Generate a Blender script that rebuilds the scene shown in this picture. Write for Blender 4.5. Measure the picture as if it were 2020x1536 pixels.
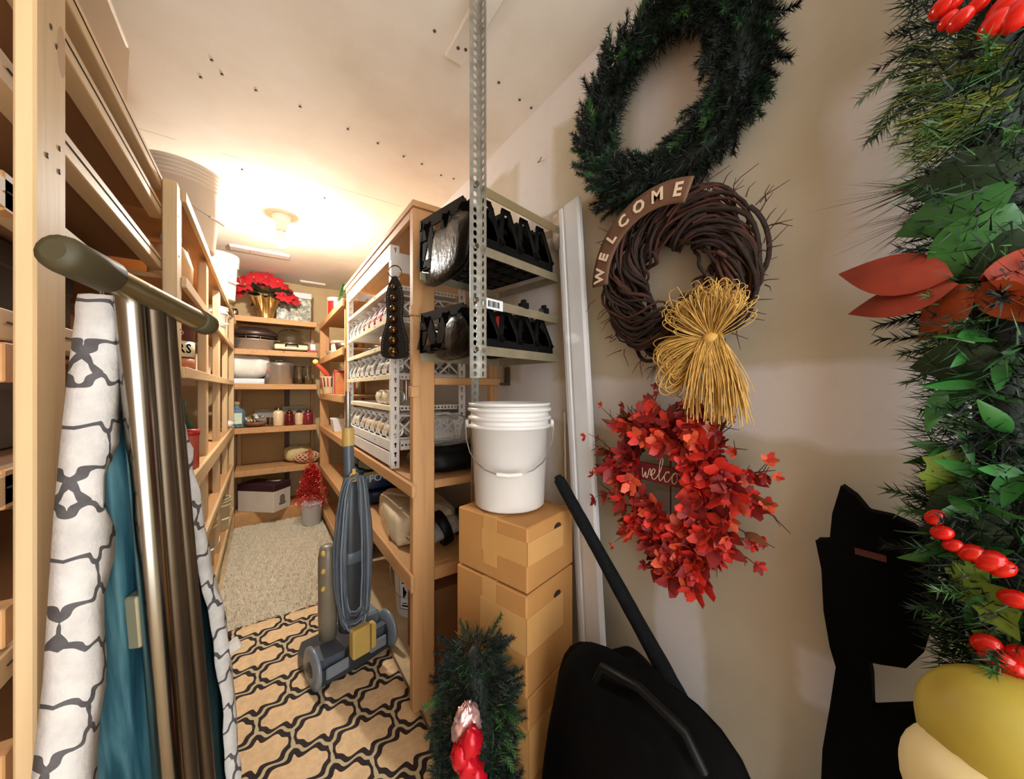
import bpy, bmesh, math, random
from mathutils import Vector, Matrix, Quaternion
random.seed(7)
R = math.radians
sc = bpy.context.scene
for o in list(bpy.data.objects): bpy.data.objects.remove(o)
COL = sc.collection

# ------------------------------------------------------------------ camera, world, exposure
H = 1.38                      # camera height above the floor
YAW = R(35.0)                 # the lens looks 35 degrees to the right of the aisle
FPX = 700.0                   # focal length in pixels of a 2020 wide frame
sY, cY = math.sin(YAW), math.cos(YAW)
cam = bpy.data.cameras.new('camera'); cam.sensor_fit = 'HORIZONTAL'; cam.sensor_width = 36.0
cam.lens = FPX / 2020.0 * 36.0; cam.clip_start = 0.02
camo = bpy.data.objects.new('camera', cam); COL.objects.link(camo)
camo.location = (0, 0, H); camo.rotation_euler = (R(90), 0, -YAW)
sc.camera = camo
sc.view_settings.view_transform = 'Standard'; sc.view_settings.look = 'None'
sc.view_settings.gamma = 1.0; sc.view_settings.use_curve_mapping = False
sc.view_settings.exposure = 0.35
LAMP_STRENGTH = 1650.0
FILL_STRENGTH = 4.6
world = bpy.data.worlds.new('ambient_fill'); sc.world = world; world.use_nodes = True
wb = world.node_tree.nodes['Background']
wb.inputs[0].default_value = (0.93, 0.97, 1.0, 1); wb.inputs[1].default_value = FILL_STRENGTH  # even ambient fill, added to brighten the room through its open back

# ------------------------------------------------------------------ helpers
CEIL = H + 1.25
XW = 1.0                      # right wall
def P(x, y, X=None, Y=None, Z=None, d=None):
    """point of the room seen at pixel (x, y), on the given wall / floor plane or at depth d (z is height above floor)"""
    a = (x - 1010) / FPX; b = (768 - y) / FPX
    v = Vector((sY + a * cY, cY - a * sY, b))
    if X is not None: t = X / v.x
    elif Y is not None: t = Y / v.y
    elif Z is not None: t = (Z - H) / v.z
    else: t = d
    return Vector((v.x * t, v.y * t, v.z * t + H))

WM = {}
def wm(o): return WM.get(o.name, Matrix.Identity(4)) if o else Matrix.Identity(4)

class MB:
    def __init__(s): s.v = []; s.f = []; s.sm = []; s.mi = []; s.cur = 0
    def add(s, vs, fs, smooth=False, M=None):
        n = len(s.v)
        s.v += [tuple(M @ Vector(p)) if M else tuple(p) for p in vs]
        for f in fs: s.f.append([i + n for i in f]); s.sm.append(smooth); s.mi.append(s.cur)
        return s
    def box(s, lo, hi, M=None):
        x0, y0, z0 = lo; x1, y1, z1 = hi
        vs = [(x0,y0,z0),(x1,y0,z0),(x1,y1,z0),(x0,y1,z0),(x0,y0,z1),(x1,y0,z1),(x1,y1,z1),(x0,y1,z1)]
        return s.add(vs, [(0,3,2,1),(4,5,6,7),(0,1,5,4),(1,2,6,5),(2,3,7,6),(3,0,4,7)], False, M)
    def cbox(s, c, size, M=None):
        c = Vector(c); h = Vector(size) / 2
        return s.box(c - h, c + h, M)
    def beam(s, a, b, w, t, up=(0,0,1)):
        """rectangular bar from a to b, w across 'side', t along 'up'"""
        a = Vector(a); b = Vector(b); d = (b - a).normalized(); u = Vector(up)
        side = d.cross(u)
        if side.length < 1e-5: side = d.cross(Vector((1,0,0)))
        side.normalize(); u = side.cross(d).normalized()
        vs = []
        for p in (a, b):
            for i, j in ((-1,-1),(1,-1),(1,1),(-1,1)): vs.append(p + side * (i * w / 2) + u * (j * t / 2))
        return s.add(vs, [(3,2,1,0),(4,5,6,7),(0,1,5,4),(1,2,6,5),(2,3,7,6),(3,0,4,7)])
    def tube(s, pts, r, n=8, closed=False, caps=True, smooth=True):
        pts = [Vector(p) for p in pts]; k = len(pts)
        rs = r if isinstance(r, (list, tuple)) else [r] * k
        prev = None; vs = []
        for i, p in enumerate(pts):
            if closed: t = pts[(i + 1) % k] - pts[i - 1]
            else: t = pts[min(i + 1, k - 1)] - pts[max(i - 1, 0)]
            if t.length < 1e-9: t = Vector((0,0,1))
            t.normalize()
            if prev is None:
                a = Vector((0,0,1)) if abs(t.z) < .9 else Vector((1,0,0))
                prev = t.cross(a).normalized()
            prev = (prev - t * prev.dot(t))
            if prev.length < 1e-6: prev = t.orthogonal()
            prev.normalize(); q = t.cross(prev)
            for j in range(n):
                an = 2 * math.pi * j / n
                vs.append(p + (prev * math.cos(an) + q * math.sin(an)) * rs[i])
        fs = []
        m = k if closed else k - 1
        for i in range(m):
            for j in range(n):
                a = i * n + j; b = i * n + (j + 1) % n
                c = ((i + 1) % k) * n + (j + 1) % n; e = ((i + 1) % k) * n + j
                fs.append((a, b, c, e))
        s.add(vs, fs, smooth)
        if caps and not closed:
            s.add(vs[:n], [tuple(range(n))[::-1]]); s.add(vs[-n:], [tuple(range(n))])
        return s
    def lathe(s, prof, M=None, n=24, smooth=True, arc=None):
        vs = []; fs = []; k = len(prof)
        for r, z in prof:
            for j in range(n):
                a = 2 * math.pi * j / n
                vs.append((r * math.cos(a), r * math.sin(a), z))
        for i in range(k - 1):
            for j in range(n):
                fs.append((i*n+j, i*n+(j+1)%n, (i+1)*n+(j+1)%n, (i+1)*n+j))
        if prof[0][0] > 1e-6: fs.append(tuple(range(n))[::-1])
        if prof[-1][0] > 1e-6: fs.append(tuple((k-1)*n + j for j in range(n)))
        return s.add(vs, fs, smooth, M)
    def ball(s, c, r, nu=12, nv=8, M=None, jit=0):
        if not isinstance(r, (tuple, list)): r = (r, r, r)
        vs = []; fs = []
        for i in range(nv + 1):
            th = math.pi * i / nv
            for j in range(nu):
                ph = 2 * math.pi * j / nu
                q = 1 + (random.uniform(-jit, jit) if jit and 0 < i < nv else 0)
                vs.append((c[0] + r[0]*math.sin(th)*math.cos(ph)*q, c[1] + r[1]*math.sin(th)*math.sin(ph)*q, c[2] + r[2]*math.cos(th)*q))
        for i in range(nv):
            for j in range(nu):
                fs.append((i*nu+j, (i+1)*nu+j, (i+1)*nu+(j+1)%nu, i*nu+(j+1)%nu))
        return s.add(vs, fs, True, M)
    def prism(s, poly, t0, t1, M=None, smooth=False):
        """2-D polygon (x, y) extruded from z=t0 to t1"""
        n = len(poly)
        vs = [(x, y, t0) for x, y in poly] + [(x, y, t1) for x, y in poly]
        fs = [tuple(range(n))[::-1], tuple(range(n, 2*n))]
        s.add(vs, fs, False, M)
        s.add(vs, [(i, (i+1)%n, n+(i+1)%n, n+i) for i in range(n)], smooth, M)
        return s
    def grid(s, fn, nu, nv, smooth=True, M=None, wrap=False):
        vs = [fn(i / nu, j / nv) for j in range(nv + 1) for i in range(nu + 1)]
        fs = [(j*(nu+1)+i, j*(nu+1)+i+1, (j+1)*(nu+1)+i+1, (j+1)*(nu+1)+i) for j in range(nv) for i in range(nu)]
        return s.add(vs, fs, smooth, M)
    def build(s, name, mat, parent=None, bevel=0, seg=1, solid=0, sub=0, local=False):
        me = bpy.data.meshes.new(name)
        vs = s.v
        if parent is not None and not local:
            inv = wm(parent).inverted()
            vs = [tuple(inv @ Vector(p)) for p in vs]
        me.from_pydata(vs, [], s.f); me.update()
        me.polygons.foreach_set('use_smooth', s.sm)
        for m in (mat if isinstance(mat, (list, tuple)) else [mat]): me.materials.append(m)
        if any(s.mi): me.polygons.foreach_set('material_index', s.mi)
        o = bpy.data.objects.new(name, me); COL.objects.link(o)
        if parent is not None:
            o.parent = parent; WM[o.name] = wm(parent)
        if solid:
            q = o.modifiers.new('thickness', 'SOLIDIFY'); q.thickness = solid; q.offset = 0
        if bevel:
            q = o.modifiers.new('bevel', 'BEVEL'); q.width = bevel; q.segments = seg; q.limit_method = 'ANGLE'; q.angle_limit = R(40)
        if sub:
            q = o.modifiers.new('smooth', 'SUBSURF'); q.levels = sub; q.render_levels = sub
        return o

def tag(o, label=None, cat=None, group=None, kind=None):
    if label: o['label'] = label
    if cat: o['category'] = cat
    if group: o['group'] = group
    if kind: o['kind'] = kind
    return o
def thing(name, label, cat, loc=(0,0,0), rz=0, group=None, M=None):
    o = bpy.data.objects.new(name, None); COL.objects.link(o); o.empty_display_size = .05
    m = M if M is not None else Matrix.Translation(Vector(loc)) @ Matrix.Rotation(rz, 4, 'Z')
    o.matrix_world = m; WM[o.name] = m.copy()
    return tag(o, label, cat, group)
def place(o, M):
    o.matrix_world = M; WM[o.name] = M.copy()
def copy_tree(o, M=None, label=None, group=None, parent=None):
    c = o.copy(); COL.objects.link(c)
    if parent is not None: c.parent = parent
    if M is not None: c.matrix_world = M; WM[c.name] = M.copy()
    if label: c['label'] = label
    if group: c['group'] = group
    for ch in list(o.children): copy_tree(ch, parent=c)
    return c
def part_copy(o, parent, M):
    c = o.copy(); COL.objects.link(c); c.parent = parent; c.matrix_basis = M; return c
def TR(loc, rz=0, rx=0, ry=0, s=1):
    return Matrix.Translation(Vector(loc)) @ Matrix.Rotation(rz,4,'Z') @ Matrix.Rotation(ry,4,'Y') @ Matrix.Rotation(rx,4,'X') @ Matrix.Scale(s,4)
def frame(o, x, y, z):
    """matrix with the given axes"""
    M = Matrix.Identity(4)
    for i, a in enumerate((x, y, z)):
        a = Vector(a).normalized()
        for k in range(3): M[k][i] = a[k]
    return Matrix.Translation(Vector(o)) @ M
def aim(o, d, roll=0, s=1):
    q = Vector(d).to_track_quat('Z', 'Y')
    return Matrix.Translation(Vector(o)) @ q.to_matrix().to_4x4() @ Matrix.Rotation(roll,4,'Z') @ Matrix.Scale(s,4)
_txt = {}
def text_mesh(name, body, size, mat, parent, M, depth=0.0008, shear=0, bold=0, align='CENTER'):
    """lettering as a mesh, in the local frame M (world), x along the line, y up"""
    c = bpy.data.curves.new(name, 'FONT'); c.body = body; c.size = size; c.extrude = depth; c.shear = shear
    c.offset = bold; c.align_x = align; c.align_y = 'CENTER'; c.resolution_u = 2
    t = bpy.data.objects.new('tmp', c); COL.objects.link(t)
    dg = bpy.context.evaluated_depsgraph_get()
    me = bpy.data.meshes.new_from_object(t.evaluated_get(dg)); bpy.data.objects.remove(t)
    me.name = name; me.materials.clear(); me.materials.append(mat)
    me.transform(wm(parent).inverted() @ M if parent else M)
    o = bpy.data.objects.new(name, me); COL.objects.link(o)
    if parent: o.parent = parent; WM[o.name] = wm(parent)
    return o

# ------------------------------------------------------------------ materials
class NT:
    def __init__(s, name):
        s.m = bpy.data.materials.new(name); s.m.use_nodes = True
        s.t = s.m.node_tree; s.b = s.t.nodes['Principled BSDF']; s.co = None
    def n(s, t, **kw):
        x = s.t.nodes.new(t)
        for k, v in kw.items(): setattr(x, k, v)
        return x
    def l(s, a, b): s.t.links.new(a, b)
    def put(s, sock, v):
        if hasattr(v, 'links') or isinstance(v, bpy.types.NodeSocket): s.l(v, sock)
        else: sock.default_value = v
    def obj(s):
        if s.co is None: s.co = s.n('ShaderNodeTexCoord').outputs['Object']
        return s.co
    def math(s, op, a, b=0.0, c=0.0, clamp=False):
        x = s.n('ShaderNodeMath', operation=op); x.use_clamp = clamp
        s.put(x.inputs[0], a); s.put(x.inputs[1], b); s.put(x.inputs[2], c); return x.outputs[0]
    def mapping(s, scale, v=None, rot=(0,0,0), loc=(0,0,0)):
        x = s.n('ShaderNodeMapping'); s.l(v or s.obj(), x.inputs[0])
        x.inputs['Scale'].default_value = scale; x.inputs['Rotation'].default_value = rot; x.inputs['Location'].default_value = loc
        return x.outputs[0]
    def noise(s, scale, detail=4, rough=.55, v=None, dist=0):
        x = s.n('ShaderNodeTexNoise'); s.l(v or s.obj(), x.inputs['Vector'])
        x.inputs['Scale'].default_value = scale; x.inputs['Detail'].default_value = detail
        x.inputs['Roughness'].default_value = rough; x.inputs['Distortion'].default_value = dist
        return x.outputs['Fac']
    def ramp(s, f, stops):
        x = s.n('ShaderNodeValToRGB'); s.l(f, x.inputs[0]); e = x.color_ramp.elements
        while len(e) < len(stops): e.new(.5)
        for i, (p, c) in enumerate(stops):
            e[i].position = p; e[i].color = (*c, 1) if len(c) == 3 else c
        return x.outputs[0]
    def mix(s, f, a, b):
        x = s.n('ShaderNodeMix', data_type='RGBA'); s.put(x.inputs[0], f)
        s.put(x.inputs[6], (*a, 1) if isinstance(a, tuple) and len(a) == 3 else a)
        s.put(x.inputs[7], (*b, 1) if isinstance(b, tuple) and len(b) == 3 else b); return x.outputs[2]
    def bump(s, h, strength=.3, dist=.01):
        x = s.n('ShaderNodeBump'); s.l(h, x.inputs['Height']); x.inputs['Strength'].default_value = strength
        x.inputs['Distance'].default_value = dist; s.l(x.outputs[0], s.b.inputs['Normal'])
    def set(s, col=None, rough=None, metal=None, **kw):
        if col is not None: s.put(s.b.inputs['Base Color'], (*col, 1) if isinstance(col, tuple) and len(col) == 3 else col)
        if rough is not None: s.put(s.b.inputs['Roughness'], rough)
        if metal is not None: s.put(s.b.inputs['Metallic'], metal)
        for k, v in kw.items(): s.put(s.b.inputs[k.replace('_', ' ')], v)
        return s.m
def lin(r, g, b):
    f = lambda c: (c/255/12.92) if c/255 <= .04045 else ((c/255+.055)/1.055)**2.4
    return (f(r), f(g), f(b))
def mul(c, k): return tuple(min(1, x*k) for x in c)

def M_plain(name, c, rough=.5, metal=0, var=.12, scale=12, bump=0, bscale=60, **kw):
    t = NT(name); f = t.noise(scale, 5)
    col = t.ramp(f, [(.3, mul(c, 1-var)), (.7, mul(c, 1+var))])
    if bump: t.bump(t.noise(bscale, 4), bump, .004)
    return t.set(col, rough, metal, **kw)
def M_wood(name, c, axis, dark=.62, rough=.6, coarse=1.0):
    t = NT(name); sc_ = [26*coarse]*3; sc_[axis] = 1.6*coarse
    v = t.mapping(tuple(sc_))
    f = t.noise(1.0, 6, .6, v, .6)
    v2 = t.mapping(tuple([x*3.2 for x in sc_])); g = t.noise(1.0, 3, .5, v2)
    k = t.noise(2.3, 2, .5)
    col = t.ramp(f, [(.28, mul(c, dark)), (.45, mul(c, .9)), (.62, c), (.8, mul(c, 1.12))])
    col = t.mix(t.math('MULTIPLY', g, .3), col, mul(c, .7))
    col = t.mix(t.math('SUBTRACT', k, .35, clamp=True), col, (c[0]*.95, c[1]*.78, c[2]*.6))
    kn = t.n('ShaderNodeTexVoronoi'); s3 = [5.5]*3; s3[axis] = 2.2
    t.l(t.mapping(tuple(s3)), kn.inputs['Vector']); kn.inputs['Scale'].default_value = 1
    km = t.math('LESS_THAN', kn.outputs['Distance'], .085)
    col = t.mix(t.math('MULTIPLY', km, .55), col, mul((c[0], c[1]*.6, c[2]*.4), .5))
    t.bump(f, .15, .004)
    return t.set(col, rough)
def M_trellis(name, ground, line, between, Px, Py, ax='xy', lo=.02, hi=.075, rough=.8, bump=.0, rot=0):
    """interlocking quatrefoil lattice printed / woven in three colours"""
    t = NT(name); s = t.n('ShaderNodeSeparateXYZ')
    wob = t.n('ShaderNodeTexNoise'); t.l(t.obj(), wob.inputs['Vector']); wob.inputs['Scale'].default_value = 9
    off = t.n('ShaderNodeVectorMath', operation='MULTIPLY_ADD'); t.l(wob.outputs['Color'], off.inputs[0])
    off.inputs[1].default_value = (.012,)*3; t.l(t.mapping((1,1,1), rot=(0,0,rot)), off.inputs[2])
    t.l(off.outputs[0], s.inputs[0])
    idx = {'x': 0, 'y': 1, 'z': 2}
    u = t.math('DIVIDE', s.outputs[idx[ax[0]]], Px); v = t.math('DIVIDE', s.outputs[idx[ax[1]]], Py)
    a = t.math('ADD', u, v); b = t.math('SUBTRACT', u, v); TAU = 2*math.pi
    def wave(x):
        w1 = t.math('SINE', t.math('MULTIPLY', x, TAU)); w3 = t.math('SINE', t.math('MULTIPLY', x, 3*TAU))
        return t.math('ADD', t.math('MULTIPLY', w1, .140), t.math('MULTIPLY', w3, .040))
    def dist(p, q):
        return t.math('ABSOLUTE', t.math('SUBTRACT', t.math('FRACT', t.math('ADD', t.math('SUBTRACT', p, wave(q)), 100.0)), .5))
    res = t.math('MINIMUM', dist(a, b), dist(b, a))
    dk = t.math('MULTIPLY', t.math('GREATER_THAN', res, lo), t.math('LESS_THAN', res, hi))
    bt = t.math('LESS_THAN', res, lo)
    g = t.noise(40, 4); gr = t.ramp(g, [(.3, mul(ground, .86)), (.7, mul(ground, 1.1))])
    ln = t.ramp(g, [(.3, mul(line, .7)), (.7, mul(line, 1.4))])
    col = t.mix(dk, t.mix(bt, gr, between), ln)
    if bump: t.bump(t.noise(220, 3), bump, .004)
    return t.set(col, rough)
PINE = lin(214, 182, 136); PINE_O = lin(204, 154, 100)
m_wz = M_wood('pine_upright', PINE, 2); m_wy = M_wood('pine_lengthwise', PINE, 1); m_wx = M_wood('pine_crosswise', PINE, 0)
m_oz = M_wood('fir_upright', PINE_O, 2); m_oy = M_wood('fir_lengthwise', PINE_O, 1); m_ox = M_wood('fir_crosswise', PINE_O, 0)
m_ply = M_wood('plywood_sheet', lin(150, 104, 62), 1, .7, .7, .5)
m_plyr = M_wood('plywood_pale', lin(196, 148, 96), 1, .75, .7, .5)
m_panel = M_plain('panel_tan', lin(176, 138, 84), .8, 0, .12, 3)

def wall_mat():
    t = NT('drywall_right'); s = t.n('ShaderNodeSeparateXYZ')
    nz = t.n('ShaderNodeTexNoise'); t.l(t.obj(), nz.inputs['Vector']); nz.inputs['Scale'].default_value = 5; nz.inputs['Detail'].default_value = 5
    off = t.n('ShaderNodeVectorMath', operation='MULTIPLY_ADD'); t.l(nz.outputs['Color'], off.inputs[0]); off.inputs[1].default_value = (.09,)*3; t.l(t.obj(), off.inputs[2])
    t.l(off.outputs[0], s.inputs[0]); y, z = s.outputs[1], s.outputs[2]
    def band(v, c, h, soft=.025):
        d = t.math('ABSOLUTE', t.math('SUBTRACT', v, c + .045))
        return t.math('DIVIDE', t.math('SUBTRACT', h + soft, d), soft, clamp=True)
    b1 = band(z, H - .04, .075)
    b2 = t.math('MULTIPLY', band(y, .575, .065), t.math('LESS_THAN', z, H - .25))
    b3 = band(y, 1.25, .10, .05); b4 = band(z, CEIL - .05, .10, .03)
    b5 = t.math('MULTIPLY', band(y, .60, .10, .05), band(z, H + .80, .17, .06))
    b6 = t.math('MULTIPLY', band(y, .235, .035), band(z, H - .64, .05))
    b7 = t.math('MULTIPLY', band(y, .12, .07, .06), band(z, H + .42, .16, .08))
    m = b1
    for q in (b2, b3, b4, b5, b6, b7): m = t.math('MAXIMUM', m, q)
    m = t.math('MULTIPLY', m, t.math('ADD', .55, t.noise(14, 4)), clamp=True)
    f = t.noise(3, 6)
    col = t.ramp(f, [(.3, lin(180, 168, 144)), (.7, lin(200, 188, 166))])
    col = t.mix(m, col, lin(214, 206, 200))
    t.bump(t.noise(90, 4), .12, .004)
    return t.set(col, .85)
m_wallr = wall_mat()
def ceil_mat():
    t = NT('drywall_ceiling'); f = t.noise(2.2, 6, .6)
    col = t.ramp(f, [(.28, lin(222, 212, 196)), (.5, lin(234, 226, 212)), (.72, lin(240, 234, 224))])
    s = t.n('ShaderNodeSeparateXYZ'); t.l(t.obj(), s.inputs[0])
    d1 = t.math('ABSOLUTE', t.math('SUBTRACT', s.outputs[1], 2.42)); d2 = t.math('ABSOLUTE', t.math('SUBTRACT', s.outputs[1], 1.2))
    ln = t.math('MULTIPLY', t.math('LESS_THAN', t.math('MINIMUM', d1, d1), .004), t.math('GREATER_THAN', t.noise(4, 3), .46))
    col = t.mix(t.math('MULTIPLY', ln, .55), col, lin(140, 118, 92))
    m = t.math('DIVIDE', t.math('SUBTRACT', .13, d1), .1, clamp=True)
    col = t.mix(t.math('MULTIPLY', m, .3), col, lin(236, 224, 206))
    t.bump(t.noise(60, 4), .1, .004)
    return t.set(col, .9)
m_ceil = ceil_mat()
m_nail = M_plain('nail_rust', lin(70, 52, 40), .6)
m_wallb = M_plain('wall_tan', lin(206, 178, 132), .85, 0, .1, 3)
m_walll = M_plain('wall_brown', lin(168, 138, 110), .85, 0, .2, 4)
m_conc = M_plain('concrete', lin(196, 172, 132), .85, 0, .2, 6, .3, 40)
m_white = M_plain('white_plastic', lin(226, 222, 214), .38, 0, .04, 6)
m_pail = M_plain('pail_plastic', lin(228, 224, 218), .34, 0, .03, 5, Subsurface_Weight=.0)
m_wpaint = M_plain('white_enamel', lin(232, 228, 220), .4, 0, .06, 10)
m_vinyl = M_plain('white_vinyl', lin(226, 228, 230), .4, 0, .03, 8)
m_galv = M_plain('galvanized_steel', lin(176, 174, 166), .34, .85, .25, 40)
m_galvt = M_plain('tan_steel_bar', lin(150, 138, 112), .45, .4, .15, 20)
m_steel = M_plain('polished_steel', lin(206, 202, 194), .3, .75, .08, 6)
m_chrome = M_plain('chrome', lin(150, 144, 134), .2, 1.0, .05, 6)
m_dsteel = M_plain('dark_tube', lin(96, 82, 66), .3, .8, .15, 8)
m_black = M_plain('black_plastic', (.003,.003,.003), .5, 0, .3, 20, Specular_IOR_Level=.2)
m_blackm = M_plain('black_matte', (.0022,.002,.002), .8, 0, .3, 30, Specular_IOR_Level=.06)
m_foam = M_plain('black_foam', (.006,.007,.008), .85, 0, .3, 40, .6, 120, Specular_IOR_Level=.15)
m_brass = M_plain('brass', lin(128, 98, 54), .16, 1.0, .1, 20)
m_leather = M_plain('black_leather', lin(16, 15, 15), .32, 0, .25, 30, .3, 150)
m_stitch = M_plain('pale_thread', lin(200, 196, 190), .7)
m_cream = M_plain('cream_paint', lin(232, 216, 178), .5, 0, .06, 8)
m_card = M_plain('cardboard', lin(186, 132, 72), .8, 0, .1, 4, .1, 90)
m_tape = M_plain('packing_tape', lin(204, 154, 92), .35, 0, .06, 6)
m_hole = M_plain('dark_hole', lin(40, 28, 18), .9)
m_brownbox = M_plain('brown_box', lin(130, 88, 54), .8, 0, .15, 5)
m_red = M_plain('red_paint', lin(190, 40, 32), .4, 0, .12, 10)
m_redglass = M_plain('red_jam', lin(96, 20, 22), .15, 0, .3, 14)
m_green = M_plain('green_paint', lin(60, 110, 60), .5)
m_blue = M_plain('blue_film', lin(28, 52, 84), .25, 0, .35, 14, .4, 30)
m_navy = M_plain('navy_film', lin(22, 30, 50), .3, 0, .35, 14, .4, 30)
m_teal = M_plain('teal_film', lin(38, 100, 108), .3, 0, .3, 12, .4, 30)
m_yellow = M_plain('yellow_band', lin(170, 150, 60), .4)
m_flour = M_plain('paper_sack', lin(210, 190, 154), .75, 0, .12, 6, .4, 22)
m_goldfoil = M_plain('gold_foil', lin(212, 176, 112), .22, .9, .2, 16, .8, 40)
m_silver = NT('silver_tinsel_print'); _v = m_silver.noise(26, 6, .7)
m_silver.bump(_v, .6, .006)
m_silver = m_silver.set(m_silver.ramp(_v, [(.34, lin(70, 68, 56)), (.5, lin(140, 136, 116)), (.66, lin(226, 222, 202))]), .35, .2)
m_glass = NT('clear_glass').set((.95, .97, .95), .04, 0, Transmission_Weight=1.0, IOR=1.3)
m_film = NT('clear_film').set((.93, .92, .88), .12, 0, Transmission_Weight=.85, IOR=1.1)
m_bulb = NT('bulb_glow'); m_bulb = m_bulb.set((1,1,1), .5, 0, Emission_Color=(1.0, .96, .88, 1), Emission_Strength=LAMP_STRENGTH)
m_rug = M_trellis('rug_trellis', lin(236, 200, 154), lin(46, 32, 32), lin(204, 186, 146), .235, .295, 'xy', .036, .145, .9, .5)
m_cover = M_trellis('cover_trellis', lin(196, 190, 184), lin(74, 70, 70), lin(194, 188, 182), .062, .112, 'xz', -.01, .050, .75, .3)
m_carpet = NT('carpet_shag'); _v = m_carpet.noise(70, 5, .7); _w = m_carpet.noise(9, 3)
m_carpet.bump(_v, .9, .012)
m_carpet = m_carpet.set(m_carpet.mix(m_carpet.math('MULTIPLY', _w, .4), m_carpet.ramp(_v, [(.3, lin(186, 164, 136)), (.55, lin(236, 220, 196)), (.75, lin(248, 238, 220))]), lin(220, 200, 172)), .95)
m_tuft = M_plain('carpet_fibre', lin(240, 226, 204), .95, 0, .3, 60)
# ------------------------------------------------------------------ the room
def struct(name, lo, hi, m): return tag(MB().box(lo, hi).build(name, m), kind='structure')
struct('floor', (-.96,-1.6,-.06), (1.06,4.98,0), m_conc)
struct('ceiling', (-.96,-1.6,CEIL), (1.06,4.98,CEIL+.06), m_ceil)
struct('wall_right', (XW,-1.6,0), (XW+.06,4.98,CEIL), m_wallr)
struct('wall_left', (-.96,-1.6,0), (-.90,4.98,CEIL), m_walll)
struct('wall_back', (-.90,4.92,0), (XW,4.98,CEIL), m_wallb)
# battens nailed to the ceiling, with rusty nail heads
def batten(name, lo, hi, mat, nails):
    o = tag(MB().box(lo, hi).build(name, mat, bevel=.003), kind='structure')
    for x, y in nails:
        b = MB(); b.lathe([(.006,0),(.006,.004)], TR((x, y, lo[2]-.003)), 8); b.build('nail_head', m_nail, o)
batten('trim_1', (.55,-.6,CEIL-.018), (.625,1.22,CEIL), m_ceil, [(.575,1.16),(.60,1.15),(.59,1.02),(.61,1.05)])
batten('trim_2', (-.24,3.88,CEIL-.02), (.20,3.98,CEIL), m_wpaint, [(-.1,3.93)])
batten('trim_3', (.34,4.70,CEIL-.02), (.60,4.78,CEIL), m_wpaint, [])
ceil = bpy.data.objects['ceiling']; wr = bpy.data.objects['wall_right']
for x, y in [(418,118),(438,146),(396,152),(505,178),(592,210),(857,60),(984,162),(1025,196),(1048,212),(745,282),(796,308),(832,323),(870,345),(895,352),(686,254),(640,390),(478,334)]:
    p = P(x, y, Z=CEIL)
    if p.x > .98: continue
    MB().lathe([(.006,0),(.005,.003)], TR((p.x,p.y,CEIL-.003)), 8).build('nail_head', m_nail, ceil)
b = MB(); q = P(1068, 318, X=XW)
b.tube([q+Vector((-.002,.012,.004)), q+Vector((-.014,.008,-.006)), q+Vector((-.016,-.006,-.008)), q+Vector((-.012,-.016,.006))], .002, 6)
tag(b.build('picture_hook', m_nail, None), 'small bent wire hook in the pale wall left of the green wreath', 'hook')
b = MB(); q = P(1004, 742, X=XW)
b.box(q+Vector((-.02,-.012,-.045)), q+Vector((0,.012,.045))); b.box(q+Vector((-.05,-.01,-.045)), q+Vector((-.02,.01,-.032)))
tag(b.build('wall_bracket', m_dsteel, bevel=.002), 'small dark metal bracket on the wall above the white bucket', 'bracket')

# ------------------------------------------------------------------ floor coverings
t = thing('carpet', 'beige shag carpet covering the far end of the aisle', 'carpet', (0,3.3,0))
b = MB()
def cf(u, v):
    x = -.235 + u*.74; y = 2.56 + v*1.86
    return (x, y, .012 + .006*math.sin(x*61+y*23)*math.sin(y*47-x*31) + random.uniform(0,.006))
b.grid(cf, 60, 120)
b.build('backing', m_carpet, t)
b = MB()
for i in range(16000):
    x = random.uniform(-.23,.50); y = random.uniform(2.56,4.42); a = random.uniform(0,6.28); h = random.uniform(.012,.026); w = .0035
    dx, dy = math.cos(a)*w, math.sin(a)*w; lx, ly = random.uniform(-.012,.012), random.uniform(-.012,.012)
    b.add([(x-dx,y-dy,.01),(x+dx,y+dy,.01),(x+lx,y+ly,.01+h)], [(0,1,2)])
tag(b.build('pile', m_tuft, t), kind='stuff')
t = thing('trellis_rug', 'tan runner rug with a dark brown interlocking trellis pattern', 'rug', (.1,1.2,0))
b = MB()
def rf(u, v):
    x = -.36 + u*.905; y = -.3 + v*2.87
    return (x, y, .007 + .002*math.sin(x*9+y*3))
b.grid(rf, 20, 60); b.build('woven_field', m_rug, t, solid=.008)
b = MB(); b.box((-.36,2.565,0), (.545,2.577,.014)); b.box((.541,-.3,0), (.551,2.577,.013))
b.build('bound_edge', M_plain('rug_binding', lin(110,76,56), .9, 0, .25, 60), t, bevel=.003)

# ------------------------------------------------------------------ left shelving, near bay
LX = -.25
def xrail(b, y, x0, x1, z0, z1, t=.038): return b.box((x0, y, z0), (x1, y+t, z1))
near = thing('wooden_shelving', 'near left pine shelving bay with wide two by four posts and front rails', 'shelving', (-.52,1.25,0))
for y0 in (.756, 1.70):
    for x0 in (LX-.038, -.80):
        ht = H+.99 if y0 < 1 else H+.735
        p = MB().box((x0+(.018 if y0<1 and x0>-.5 else 0),y0,0), (x0+.038,y0+.089,ht)).build('post', m_wz, near, bevel=.003)
        if x0 > -.5:
            for zz in ([.52,.505,.33,.325,.36,.18] if y0 < 1 else [.62,.48,.22,.05,-.2]):
                q = MB(); q.lathe([(.0042,0),(.004,.0012)], Matrix.Translation((x0+.0378, y0+random.uniform(.015,.075), H+zz)) @ Matrix.Rotation(R(90),4,'Y'), 8)
                q.build('nail_head', m_nail, p)
SH = [.745, .645, .463, .293, .113, -.115, -.36, -.72, -1.20]
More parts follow.
